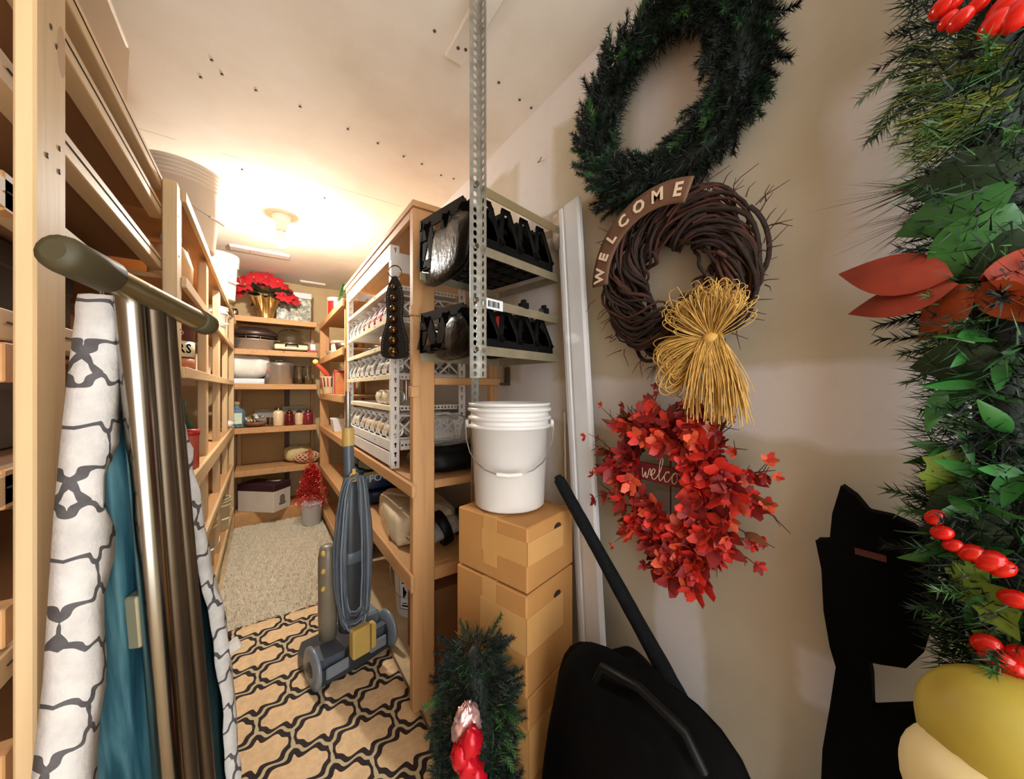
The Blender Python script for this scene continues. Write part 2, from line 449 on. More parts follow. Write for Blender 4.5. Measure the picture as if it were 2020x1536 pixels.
for i, z in enumerate(SH):
    x0 = LX-.040
    s = MB().box((-.80,.80,H+z-.018), (x0-.032,1.74,H+z)).build('shelf', m_ply, near, bevel=.002)
    MB().box((x0-.036,.70 if z>-.3 else .765,H+z-.045), (x0,1.735,H+z-.002)).build('front_rail', m_wy, s, bevel=.002)
    MB().box((x0-.001,.80,H+z-.0215), (x0+.0016,1.69,H+z-.0195)).build('joint_line', m_hole, s)
for z in (.30,.065,-.11,-.30,-.5,-.72):
    for y in (.795,1.745):
        MB().box((-.76,y,H+z-.055), (LX-.040,y+.036,H+z)).build('end_rail', m_ox, near, bevel=.002)
MB().box((-.815,.76,.02), (-.803,1.78,H+.74)).build('back_panel', m_ply, near)

# ------------------------------------------------------------------ left shelving, far run
far = thing('wooden_shelving', 'far left pine shelving run along the carpet, lit by the bare bulb', 'shelving', (-.5,3.1,0))
for y0 in (2.57, 3.25, 3.94):
    for x0 in (LX-.046, -.80):
        MB().box((x0,y0,0), (x0+.038,y0+.089,H+.70)).build('post', m_wz, far, bevel=.003)
MB().box((LX-.03,4.40,0), (LX+.012,4.448,H+.70)).build('post', m_wz, far, bevel=.003)
FS = [.745, .425, .085, -.365, -.73, -1.16]
for z in FS:
    s = MB().box((-.80,1.80,H+z-.018), (LX-.006,4.42,H+z)).build('shelf', m_plyr, far, bevel=.002)
    hh = .042 if z != -.365 else .075
    MB().box((LX-.006,1.795,H+z-hh), (LX+.012,4.40,H+z+.001)).build('front_rail', m_wy, s, bevel=.003)
for y in (2.61,3.29,3.98):
    for z in (.10,-.38,-.75):
        MB().box((-.762,y,H+z-.075), (LX-.05,y+.03,H+z-.02)).build('cross_rail', m_wx, far, bevel=.002)
MB().box((-.815,1.80,.02), (-.803,4.42,H+.72)).build('back_panel', m_ply, far)

# ------------------------------------------------------------------ back shelving
back = thing('wooden_shelving', 'wooden shelving across the back wall holding pots and jars', 'shelving', (.13,4.66,0))
BY0, BY1 = 4.45, 4.88
for i, z in enumerate([.74,.407,.055,-.39,-.82,-1.245]):
    s = MB().box((LX+.012,BY0+.018,H+z-.022), (.50,BY1,H+z)).build('shelf', m_plyr, back, bevel=.002)
    MB().box((LX+.012,BY0,H+z-.055 if z>-1.2 else 0.0), (.487,BY0+.018,H+z+.002)).build('front_rail', m_oy if i!=2 else m_ox, s, bevel=.003)
for x in (LX+.014,.46):
    MB().box((x,BY1-.04,0), (x+.038,BY1,H+.72)).build('post', m_oz, back, bevel=.003)
MB().box((.20,BY1-.03,.02), (.245,BY1-.001,H+.04)).build('post', M_wood('dark_stud', lin(84,52,34), 2), back, bevel=.003)
MB().box((LX+.055,BY1+.001,H-1.2), (.20,BY1+.012,H+.05)).build('back_panel', m_panel, back)

# ------------------------------------------------------------------ right shelving, far section
rfar = thing('wooden_shelving', 'reddish wooden shelving to the right of the back shelves, with books', 'shelving', (.75,3.7,0))
RX = .50
for z in [.71,.33,-.045,-.39,-.82,-1.24]:
    s = MB().box((RX+.02,3.02,H+z-.022), (.97,4.36,H+z)).build('shelf', m_plyr, rfar, bevel=.002)
    MB().box((RX,3.02,H+z-.058), (RX+.02,4.40,H+z+.002)).build('front_rail', m_oy, s, bevel=.003)
for y, x in ((4.365,RX+.004),(4.365,.93),(3.03,RX+.025),(3.03,.93)):
    w = .09 if y > 4 and x < .6 else .038
    MB().box((x,y,0), (x+w,y+.04,H+.69)).build('post', m_oz, rfar, bevel=.003)

# ------------------------------------------------------------------ right shelving, near section with the broad front post
rn = thing('wooden_shelving', 'tall near right wooden shelving unit with broad front post, holding the white can rack', 'shelving', (.74,2.2,0))
NX = .517
p = MB().box((NX,1.467,0), (NX+.097,1.508,H+.772)).build('post', m_oz, rn, bevel=.003)
MB().box((NX-.012,1.455,H+.312), (NX+.03,1.485,H+.352)).build('stop_block', m_oz, p, bevel=.002)
MB().box((NX-.012,1.455,H-.032), (NX+.022,1.49,H+.012)).build('stop_block', m_oz, p, bevel=.002)
for x, y in ((NX+.01,2.96),(.92,1.50),(.92,2.96)):
    MB().box((x,y,0), (x+.04,y+.035,H+.772)).build('post', m_oz, rn, bevel=.003)
s = MB().box((NX-.006,1.455,H+.772), (.99,3.02,H+.798)).build('top_board', m_oy, rn, bevel=.002)
MB().box((NX,1.51,H+.735), (NX+.02,2.96,H+.771)).build('front_rail', m_oy, s, bevel=.002)
# short plank shelf, and the two working shelves
MB().box((NX+.099,1.475,H+.02), (.965,1.513,H+.055)).build('plank', m_ox, rn, bevel=.004)
s = MB().box((NX+.02,1.515,H-.425), (.97,2.98,H-.403)).build('shelf', m_plyr, rn, bevel=.002)
MB().box((NX-.014,1.44,H-.452), (NX+.004,2.98,H-.398)).build('front_rail', m_oy, s, bevel=.003)
MB().box((NX+.099,1.475,H-.435), (.97,1.513,H-.40)).build('end_rail', m_ox, s, bevel=.003)
s = MB().box((NX+.0,1.515,H-.80), (.97,2.98,H-.782)).build('shelf', m_plyr, rn, bevel=.002)
MB().box((NX-.018,1.44,H-.845), (NX-.002,2.98,H-.776)).build('front_rail', m_oy, s, bevel=.003)
MB().box((NX+.099,1.475,H-.84), (.97,1.513,H-.785)).build('end_rail', m_ox, s, bevel=.003)
# ------------------------------------------------------------------ the bare bulb
lx, ly = .105, 3.04
lamp = thing('ceiling_lamp', 'bare glowing bulb in a white porcelain holder on the ceiling', 'lamp', (lx,ly,CEIL))
MB().lathe([(.058,0),(.060,-.012),(.052,-.030),(.036,-.060),(.030,-.108),(.022,-.110)][::-1], TR((lx,ly,CEIL-.001))).build('lamp_holder', m_white, lamp)
MB().lathe([(.0,-.232),(.020,-.228),(.033,-.212),(.038,-.190),(.0365,-.176)], TR((lx,ly,CEIL)), 24).build('bulb', m_bulb, lamp)
MB().lathe([(.041,-.186),(.043,-.180),(.038,-.160),(.022,-.134),(.016,-.120),(.016,-.106)], TR((lx,ly,CEIL)), 24).build('bulb_light_blocker', m_white, lamp)  # opaque collar added to keep direct bulb light off the ceiling

# ------------------------------------------------------------------ perforated steel sections
def perforated(b, o, along, across, L, w, pitch, hw, hh, cols=1, key=False):
    """flat strip of length L (along) and width w (across) with a row of slots"""
    o = Vector(o); al = Vector(along).normalized(); ac = Vector(across).normalized(); n = int(L / pitch)
    for i in range(n):
        for k in range(cols):
            y0 = i*pitch; y1 = y0 + pitch; x0 = w*k/cols; x1 = w*(k+1)/cols; cx = (x0+x1)/2; cy = (y0+y1)/2
            out = [(x0,y0),(cx,y0),(x1,y0),(x1,cy),(x1,y1),(cx,y1),(x0,y1),(x0,cy)]
            if key: inn = [(-.35,-1),(0,-1.05),(.35,-1),(.45,.1),(1,.6),(0,1.1),(-1,.6),(-.45,.1)]
            else: inn = [(-.75,-.8),(0,-1),(.75,-.8),(1,0),(.75,.8),(0,1),(-.75,.8),(-1,0)]
            inn = [(cx + a*hw, cy + c*hh) for a, c in inn]
            b.add([o + ac*x + al*y for x, y in out + inn], [(j,(j+1)%8,8+(j+1)%8,8+j) for j in range(8)])
    return b

# ------------------------------------------------------------------ white slotted can rack
RK0, RK1 = 1.82, 2.95; RKX0, RKX1 = .530, .945; RZ0, RZ1 = H-.402, H+.735
rack = thing('metal_can_rack', 'white slotted steel shelf rack full of can dispensers inside the right shelving', 'rack', ((RKX0+RKX1)/2,(RK0+RK1)/2,RZ0))
for x, sx in ((RKX0,1),(RKX1,-1)):
    for y, sy in ((RK0,1),(RK1,-1)):
        b = MB()
        perforated(b, (x,y,RZ0), (0,0,1), (sx,0,0), RZ1-RZ0, .040, .0473, .0085, .013, key=True)
        b.box((min(x,x-sx*.002),min(y,y+sy*.03),RZ0), (max(x,x-sx*.002),max(y,y+sy*.03),RZ1))
        b.build('upright', m_wpaint, rack, solid=.002)
def rack_shelf(z, name='rack_shelf', th=.024):
    s = MB().box((RKX0+.004,RK0+.004,z-.004), (RKX1-.004,RK1-.004,z)).build(name, m_wpaint, rack)
    MB().box((RKX0-.006,RK0,z-th), (RKX0-.001,RK1,z+.002)).build('front_rail', m_cream if name=='rack_shelf' else m_wpaint, s, bevel=.0015)
    b = MB(); perforated(b, (RKX0+.045,RK0+.001,z-th), (1,0,0), (0,0,1), RKX1-RKX0-.09, th, .02, .0055, .006)
    b.build('end_rail', m_wpaint, s, solid=.0015)
    for yy in (RK0+.3, RK0+.85):
        q = MB().lathe([(.004,0),(.004,.004)], Matrix.Translation((RKX0-.006,yy,z-th*.45)) @ Matrix.Rotation(R(-90),4,'Y'), 6); q.build('bolt_head', m_galv, s)
    return s
RS = [.536, .370, .236, .076, -.085]
for z in RS: rack_shelf(H+z)
s = rack_shelf(H-.262, 'bottom_tray', .05)
MB().box((RKX0-.010,RK0-.0,H-.385), (RKX0-.004,RK1,H-.318)).build('kick_panel', m_wpaint, rack, bevel=.002)
HDR = 1; hd = MB().box((RKX0-.006,RK0,H+.655), (RKX0-.002,RK1,H+.735)).build('header_panel', m_wpaint, rack, bevel=.002)
MB().box((RKX0-.0075,RK0+.06,H+.672), (RKX0-.0061,RK0+.25,H+.726)).build('paper_label', m_vinyl, hd)
text_mesh('lettering', 'BEVERAGES', .040, M_plain('faded_ink', lin(150,140,126), .7), hd, frame((RKX0-.0064, 2.22, H+.698), (0,-1,0), (0,0,1), (-1,0,0)), .0003)
MB().box((RKX0,RK0+.002,H+.60), (RKX1,RK0+.004,H+.70)).build('end_panel', m_wpaint, rack, bevel=.002)

# ------------------------------------------------------------------ plastic can dispensers
def lattice_panel(b, y, x0, x1, z0, z1, t=.003, w=.010, n=3):
    """side of a dispenser: frame with crossing diagonals, in the plane y = const"""
    b.box((x0,y,z0), (x1,y+t,z0+w)); b.box((x0,y,z1-w), (x1,y+t,z1))
    b.box((x0,y,z0), (x0+w,y+t,z0+(z1-z0)*.45)); b.box((x1-w,y,z0), (x1,y+t,z1))
    L = (x1-x0)/n
    for i in range(n):
        b.beam((x0+i*L,y+t/2,z0+w/2), (x0+(i+1)*L,y+t/2,z1-w/2), t, w); b.beam((x0+i*L,y+t/2,z1-w/2), (x0+(i+1)*L,y+t/2,z0+w/2), t, w)
    b.beam((x0,y+t/2,z0+(z1-z0)*.4), (x0+.05,y+t/2,z1-w/2), t, w)
def dispenser(name, label, mat, D=.385, W=.10, Hh=.128, group=None):
    """local: opening towards -x, width along y"""
    t = thing(name, label, 'can dispenser', (0,0,0), group=group)
    for y in (0, W-.003):
        b = MB(); lattice_panel(b, y, 0, D, 0, Hh); b.build('side_panel', mat, t)
    b = MB(); b.box((-.004,0,0), (0,W*.32,.036)); b.box((-.004,W*.68,0), (0,W,.036)); b.box((-.004,0,0), (0,W,.010)); b.build('front_lip', mat, t, bevel=.001)
    b = MB()
    for k in range(4): b.box((.02+k*.09,0,.002), (.034+k*.09,W,.006))
    tag(b.build('floor_slats', mat, t), kind='stuff')
    b = MB()
    for k in range(3): b.box((.06+k*.1,0,Hh*.5), (.07+k*.1,W,Hh*.5+.004))
    tag(b.build('ramp_slats', mat, t), kind='stuff')
    b = MB(); pts = [(-.002 + .05*(q/5)**1.5, 0, .036 + (Hh-.036)*q/5) for q in range(6)]
    for y in (.004, W-.004): b.tube([(p[0], y, p[2]) for p in pts], .0055, 6)
    tag(b.build('front_arm', mat, t), kind='stuff')
    return t
LANES = 8; LP = (RK1-RK0-.06)/LANES
names = {.370: 'upper', .076: 'middle', -.262: 'bottom'}
ORD = ['nearest','second nearest','third nearest','fourth nearest','fourth farthest','third farthest','second farthest','farthest']
proto = None
for z in (.370, .076, -.262):
    for i in range(LANES):
        lab = '%s white lattice can dispenser in the %s row of the white rack' % (ORD[i], names[z])
        M = TR((RKX0+.012, RK0+.035+i*LP, H+z+.001))
        if proto is None:
            proto = dispenser('can_dispenser', lab, m_white, W=LP-.006, group='can dispensers in the upper row of the white rack'); place(proto, M)
        else: copy_tree(proto, M, lab, 'can dispensers in the %s row of the white rack' % names[z])

# ------------------------------------------------------------------ food cans
def can(label, col, M, r=.036, h=.105, group=None, band=True):
    t = thing('food_can', label, 'can', M=M, group=group)
    MB().lathe([(r-.004,0),(r-.002,.001),(r,.003),(r,.006),(r-.0008,.008),(r-.0008,h-.008),(r,h-.006),(r,h-.003),(r-.002,h-.001),(r-.004,h),(r-.005,h-.003),(r*.6,h-.0025),(0,h-.003)], None, 20).build('can_body', m_steel, t, local=True)
    MB().lathe([(r+.0002,.010),(r+.0002,h-.010)], None, 20).build('paper_label', M_plain('can_label', col, .5, 0, .3, 30), t, local=True)
    return t
Q = Matrix.Rotation(R(90),4,'X')
def lying(x, y, z, rz=0, rx=0): return Matrix.Translation((x,y,z)) @ Matrix.Rotation(rz,4,'Z') @ Q
rowc = [lin(190,160,120), lin(206,186,150), lin(180,110,80), lin(200,60,50), lin(150,140,120)]
cp = [None]*5; CN = ['tan','cream','brown','red','grey']
def rowcan(lane, z, back, c):
    y = RK0+.035+(lane+1)*LP-.012; x = .125 if back else .045
    M = lying(RKX0+x, y, H+z+.008+.036)
    lab = '%s food can %s in the %s %s lane of the white rack' % (CN[c], 'behind another' if back else 'in front', ORD[lane], names[z])
    if cp[c] is None: cp[c] = can(lab, rowc[c], M, h=LP-.024, group='cans in the white rack')
    else: copy_tree(cp[c], M, lab, 'cans in the white rack')
for lane, c in [(0,1),(1,0),(2,0),(3,1),(4,0),(6,1)]:
    for bk in (0,1): rowcan(lane, -.262, bk, c)
for lane in (1,2): rowcan(lane, .370, 0, 3)
for lane in (3,4): rowcan(lane, .370, 0, 2)
for lane in (0,1,3,5): rowcan(lane, .076, 0, 4)
# loose cans lying between the rows
c1 = can('cream labelled can lying nearest the upright on the open shelf above the bottom row', lin(222,206,170), lying(RKX0+.05, 2.06, H-.084+.042, .25), .042, .115)
copy_tree(c1, lying(RKX0+.052, 2.19, H-.084+.042, .12), 'cream labelled can lying behind another on the open shelf above the bottom row')
can('pink and tan labelled can lying above the middle row of the white rack', lin(206,150,120), lying(RKX0+.05, 2.12, H+.237+.04, .35), .040, .11)
# pouches stuffed above the cans
b = MB()
for k in range(7): b.ball((RKX0+.07+.02*math.sin(k*2), 2.0+k*.085, H+.252+.008*(k%2)), (.045,.055,.014), 10, 6, jit=.25)
tag(b.build('foil_pouches', M_plain('dark_pouch', lin(70,62,66), .25, .3, .5, 30)), 'dark foil pouches squeezed under the upper row of the white rack', 'pouches')

# ------------------------------------------------------------------ strap of brass bells
bs = P(779, 560, Y=1.70)
MBs = frame((bs.x, bs.y, bs.z), (cY,-sY,0), (sY,cY,0), (0,0,1))      # x right across the view, z up
strap = thing('bell_strap', 'black leather strap with seven brass bells hanging on the white rack upright', 'bell strap', M=MBs)
def wprof(t):  # half width along the strap, t = 0 top .. 1 bottom
    return .028 + .036*t + .007*math.sin(t*9.5)
b = MB(); poly = []
N_ = 26; LS = .335
for i in range(N_+1): poly.append((wprof(i/N_), -i/N_*LS))
for k in range(1,8): a = math.pi*k/8; poly.append((wprof(1)*math.cos(a), -LS - .022*math.sin(a)))
for i in range(N_,-1,-1): poly.append((-wprof(i/N_), -i/N_*LS))
poly += [(-.011,.035),(.011,.035)]
b.prism([(x,z) for x,z in poly], -.004, .004, Matrix.Rotation(R(90),4,'X')); b.build('leather', m_leather, strap, bevel=.002, local=True)
b = MB()
for sx in (-1,1):
    for i in range(28):
        t_ = .05 + .93*i/28; b.ball((sx*(wprof(t_)-.008), -.0045, -t_*LS), .0016, 6, 4)
b.build('stitching', m_stitch, strap, local=True)
b = MB(); b.tube([(.030*math.cos(a), 0, .058+.030*math.sin(a)) for a in [k*2*math.pi/20 for k in range(20)]], .003, 6, closed=True); b.build('ring', m_brass, strap, local=True)
bell = None
for k in range(7):
    r_ = .0155 + .0014*k; M = TR((0,-.006-r_*.6,-.018-k*.0505))
    if bell is None:
        b = MB(); b.lathe([(0,.0135),(.006,.012),(.0115,.007),(.0138,.001),(.0138,-.001),(.0115,-.007),(.006,-.012),(0,-.0135)], Matrix.Rotation(R(90),4,'X'), 16)
        b.cur = 1; b.box((-.0095,-.0142,-.0012), (.0095,-.0105,.0012)); b.box((-.0012,-.0142,-.006), (.0012,-.0105,.006))
        bell = b.build('bell', [m_brass, m_hole], strap, local=True); bell.matrix_basis = M
    else: part_copy(bell, strap, M @ Matrix.Scale(r_/.0135,4))

# ------------------------------------------------------------------ galvanized rack by the wall
grk = thing('galvanized_rack', 'galvanized slotted angle rack between its tall front post and the wall', 'rack', (.76,1.2,0))
C0 = Vector((.560,.975,0)); ZT = CEIL-.001; ZB = H+.036
b = MB()
perforated(b, (C0.x,C0.y,ZB), (0,0,1), (-1,.0,0), ZT-ZB, .037, .0245, .0065, .0085)
perforated(b, (C0.x,C0.y,ZB), (0,0,1), (0,-1,0), ZT-ZB, .037, .0245, .0065, .0085)
b.build('front_post', m_galv, grk, solid=.0022)
rp = P(944, 768, d=1.45)
b = MB(); perforated(b, (rp.x,rp.y,0), (0,0,1), (-1,.0,0), H+.60, .034, .03, .004, .008); b.build('rear_post', m_galv, grk, solid=.002)
A = Vector((.562,.982,0)); Wd = Vector((.972,1.062,0)); dv = Vector((-.06,.36,0))
bars = [.638,.445,.279,.125]
for i, z in enumerate(bars):
    zv = Vector((0,0,H+z)); a, w = A+zv, Wd+zv
    b = MB(); b.beam(a, w, .003, .030); b.beam(a+Vector((0,.012,.014)), w+Vector((0,.012,.014)), .024, .003); sf = b.build('front_bar', m_galvt if i else M_plain('tan_top_bar', lin(140,122,88), .5, .2), grk)
    b = MB(); b.beam(a+dv, w+dv*.97, .003, .030); b.build('rear_bar', m_galvt, grk)
    b = MB(); b.beam(w, w+dv*.97, .003, .030); b.build('side_bar', m_galvt, grk)
    for dz in (0.0,):
        q = MB(); q.tube([(C0.x-.018,C0.y-.010,H+z+dz), (C0.x-.018,C0.y+.012,H+z+dz)], .0055, 6); q.tube([(C0.x-.018,C0.y-.014,H+z+dz), (C0.x-.018,C0.y-.005,H+z+dz)], .0085, 6)
        q.build('bolt', m_chrome, grk)
MB().box((.95,1.03,H+.55), (.975,1.075,H+.70)).build('wall_cleat', m_galv, grk, bevel=.002)
q = A.lerp(Wd,.02)+Vector((0,0,H+.279)); q2 = A.lerp(Wd,.24)+Vector((0,0,H+.279))
nn = (Wd-A).cross(Vector((0,0,1))).normalized()
b = MB(); b.beam(q+nn*.003, q2+nn*.003, .0012, .034); tg = b.build('price_tag', m_vinyl, grk)
b = MB()
for k in range(7):
    qq = q.lerp(q2,.30+.08*k)+nn*.0042; b.beam(qq+Vector((0,0,-.010)), qq+Vector((0,0,.010)), .0008, .003+.002*(k%3==0), up=(1,0,0))
b.build('barcode', m_blackm, tg)
# small black clips on the third bar
for f in (.52,.80):
    q = A.lerp(Wd,f)+Vector((0,0,H+.295)); b = MB(); b.cbox(q+Vector((0,.01,.008)), (.03,.03,.022)); b.cbox(q+Vector((0,.01,.024)), (.014,.02,.014)); b.build('shelf_clip', m_black, grk, bevel=.002)

# black plastic dispensers standing on it
def black_disp(M, label, D=.36, W=.088, Hh=.19, group=None):
    """local: x across, y deep, z up; sides with triangular cut-outs, arched front"""
    t = thing('bottle_dispenser', label, 'dispenser', M=M, group=group)
    for x in (0, W-.006):
        b = MB(); L = D/3; w = .024
        b.box((x,0,0), (x+.006,D,w*1.5)); b.beam((x+.003,0,.02), (x+.003,.10,Hh-.014), .006, .045); b.beam((x+.003,.09,Hh-.014), (x+.003,D,Hh-.014), .006, .044)
        for k in range(3):
            b.beam((x+.003,k*L+.02,w*.6), (x+.003,k*L+L*.55,Hh-.02), .006, .045); b.beam((x+.003,k*L+L*.55,Hh-.02), (x+.003,(k+1)*L,w*.6), .006, .045)
        b.box((x,D-.02,0), (x+.006,D,Hh)); b.build('side_panel', m_black, t, local=True)
    b = MB()
    b.beam((0,0,.0), (0,0,.05), .02, .006, (0,1,0)); b.beam((W,0,0), (W,0,.05), .02, .006, (0,1,0))
    b.beam((0,0,.05), (W*.32,.02,Hh*.86), .018, .006, (0,1,0)); b.beam((W,0,.05), (W*.68,.02,Hh*.86), .018, .006, (0,1,0)); b.beam((W*.25,.02,Hh*.86), (W*.75,.02,Hh*.86), .006, .02)
    b.box((0,-.004,0), (W,.003,.034)); b.build('arched_front', m_black, t, local=True, bevel=.001)
    b = MB()
    for k in range(5): b.box((0,.02+k*.072,.003), (W,.070+k*.072,.010))
    b.box((W*.42,.02,.002), (W*.58,D,.011)); b.build('floor_grid', m_black, t, local=True)
    b = MB()
    for k in range(4): b.box((0,.05+k*.085,Hh*.55), (W,.105+k*.085,Hh*.55+.008))
    for k in range(9): b.box((.004+k*W/10,.052,Hh*.55+.008), (.009+k*W/10,.056,Hh*.55+.018))
    tag(b.build('upper_slats', m_black, t, local=True), kind='stuff')
    return t
ux = (Wd-A).normalized(); uy = Vector((-ux.y,ux.x,0))
proto = None
OB = ['leftmost','second from the left','third from the left','rightmost']
for lvl, zz, nn_, hh in ((1,.462,4,1.0),(3,.142,4,.78)):
    for k in range(nn_):
        o = A + ux*(.012 + k*.094) + uy*.012 + Vector((0,0,H+zz))
        M = frame(o, ux, uy, (0,0,1)) @ Matrix.Diagonal((1,1,hh,1))
        lab = '%s black bottle dispenser on the %s bar of the galvanized rack' % (OB[k], 'second' if lvl==1 else 'lowest'); gr_ = 'black dispensers on the %s bar' % ('second' if lvl==1 else 'lowest')
        if proto is None: proto = black_disp(M, lab, group=gr_)
        else: copy_tree(proto, M, lab, gr_)
# loose things lying in them
q = A + ux*.20 + uy*.10 + Vector((0,0,H+.462+.012))
b = MB(); b.lathe([(.032,0),(.034,.004),(.034,.10),(.030,.105)], frame(q+Vector((0,0,.034)), uy, (0,0,1), ux) , 18)
tc = b.build('sauce_can', m_red); tag(tc, 'red and silver can lying in the black dispensers on the second bar', 'can')
MB().lathe([(.0345,.045),(.0345,.096)], frame(q+Vector((0,0,.034)), uy, (0,0,1), ux), 18).build('silver_label', m_vinyl, tc)
q = A + ux*.13 + uy*.05 + Vector((0,0,H+.142+.03))
b = MB(); b.lathe([(.0,0),(.016,.002),(.017,.055),(.010,.07),(.010,.085),(0,.086)], TR(q), 14); tag(b.build('red_bottle', m_red), 'small red bottle seen inside the black dispensers on the lowest bar', 'bottle')
# ------------------------------------------------------------------ ironing board leaning on the left shelving
IU = Vector((.407,.914,0)).normalized(); IN = Vector((.914,-.407,0)).normalized()
top = Vector((-.180,.782,H+.135)); bot = Vector((-.108,.850,.03))
IZ = (top-bot).normalized(); IL = (top-bot).length
IU = (IU - IZ*IU.dot(IZ)).normalized(); IY = IZ.cross(IU).normalized()                      # points away from the room side
MI = frame(bot, IU, IY, IZ)
ib = thing('ironing_board', 'ironing board with white trellis cover and teal underside, leaning on the left shelving', 'ironing board', M=MI)
def iw(z):                                           # half width at height z above the lower end
    k = (IL - z)
    return .93*iw0(k+.03)
def iw0(k):
    if k < .06: return .055*math.sqrt(max(0, 1-((.06-k)/.06)**2))
    pts = [(.06,.055),(.16,.078),(.32,.110),(.52,.143),(.66,.175),(.82,.190),(1.2,.190),(9,.19)]
    for (a, wa), (b_, wb_) in zip(pts, pts[1:]):
        if k <= b_: return wa + (wb_-wa)*(k-a)/(b_-a)
zs = [0,.01] + [i*.04 for i in range(1, int((IL-.10)/.04))] + [IL-.08,IL-.06,IL-.045,IL-.03,IL-.018,IL-.008,IL-.002,IL-.0002]
b = MB(); rows = []
rnd = random.Random(3)
for z in zs:
    w = iw(z); j = lambda a: rnd.uniform(-a, a)
    m = max(.004, w-.034+.010*math.sin(z*37)+j(.004)); m = min(m, w*.75)
    rows.append([(-m,-.020+j(.002),z),(-w*.5-m*.5,-.026+j(.004),z),(-w+.004,-.022,z),(-w-.004,-.004,z),(-w,.012,z),(-w*.5,.020,z),(0,.022,z),(w*.5,.020,z),(w,.012,z),(w+.004,-.004,z),(w-.004,-.022+j(.003),z),(w*.5+m*.5,-.030+j(.006),z),(m,-.020+j(.003),z)])
K = len(rows[0])
b.add([p for r in rows for p in r], [(i*K+k, i*K+k+1, (i+1)*K+k+1, (i+1)*K+k) for i in range(len(rows)-1) for k in range(K-1)], True)
b.build('cover', m_cover, ib, local=True, solid=.003)
m_under = NT('teal_underside'); _v = m_under.noise(5.5, 4, .55, m_under.mapping((5,1,.5)), .4)
m_under = m_under.set(m_under.ramp(_v, [(.32, lin(14,34,44)), (.5, lin(44,88,102)), (.68, lin(96,142,152))]), .3, .35)
b = MB(); rows = [[(-iw(z)*.93,-.012,z),(0,-.010,z),(iw(z)*.93,-.012,z)] for z in zs[:-2]]
b.add([p for r in rows for p in r], [(i*3+k, (i+1)*3+k, (i+1)*3+k+1, i*3+k+1) for i in range(len(rows)-1) for k in range(2)], True)
b.build('underside', m_under, ib, local=True, solid=.003)
b = MB()
for s_ in (-1,1): b.beam((s_*.018,-.015,.10),(s_*.012,-.015,IL-.25),.010,.008,(0,1,0))
pass
b.build('stiffening_rails', m_dsteel, ib, local=True)
MB().box((-.052,-.030,.97),(-.028,-.012,1.05)).build('latch_plate', M_plain('zinc_plate', lin(150,140,112), .4, .6), ib, local=True, bevel=.003)
# the T shaped leg: foot bar at the top with rubber caps
IM = wm(ib).inverted()
fa = P(104,492,d=.385); fb = P(412,642,d=.66)
m_bar = M_plain('satin_bar', lin(158,144,104), .28, .85, .08, 10); m_cap = M_plain('olive_rubber', lin(66,58,34), .6, 0, .15, 20)
b = MB(); b.tube([fa.lerp(fb,.18), fa.lerp(fb,.5), fa.lerp(fb,.90)], .0165, 16); b.build('foot_bar', m_bar, ib)
for f0, f1, f2, q in ((.0,.04,.25,.0215),(1.0,.97,.87,.020)):
    b = MB(); d = fa.lerp(fb,f0)-fa.lerp(fb,f1)
    b.tube([fa.lerp(fb,f0), fa.lerp(fb,f0*.7+f1*.3), fa.lerp(fb,f1), fa.lerp(fb,f2*.96+f1*.04), fa.lerp(fb,f2)], [q*.55,q*.9,q,q,q*.9], 16); b.build('end_cap', m_cap, ib)
for (x0,y0,d0),(x1,y1,d1),m,rr in (((256,560,.505),(322,1400,.55),m_chrome,.0175),((296,575,.535),(358,1400,.59),m_dsteel,.0165),((322,595,.565),(394,1400,.64),m_dsteel,.0135)):
    a = P(x0,y0,d=d0); c = P(x1,y1,d=d1); c = a + (c-a)*((a.z-.06)/(a.z-c.z))
    b = MB(); b.tube([a, a.lerp(c,.5), c], rr, 16); b.build('leg', m, ib)
b = MB(); b.tube([P(190,552,d=.50), P(222,640,d=.505), P(252,718,d=.512)], .0026, 6); b.build('support_wire', m_dsteel, ib)
# the other foot poking out low on the right
k0 = P(372,1222,d=.80); k1 = P(425,1212,d=.88); k2 = P(452,1262,d=.92)
b = MB(); b.tube([k0,k1,k2], .0055, 8); b.build('locking_rod', m_dsteel, ib)
b = MB(); q0 = P(412,1222,d=.905); q1 = P(452,1282,d=.93); b.beam(q0, q1, .028, .012, (.5,-.8,0)); b.beam(q1+Vector((-.01,0,0)), q1+Vector((.022,.004,.012)), .02, .03); b.build('white_foot', m_wpaint, ib, bevel=.003)

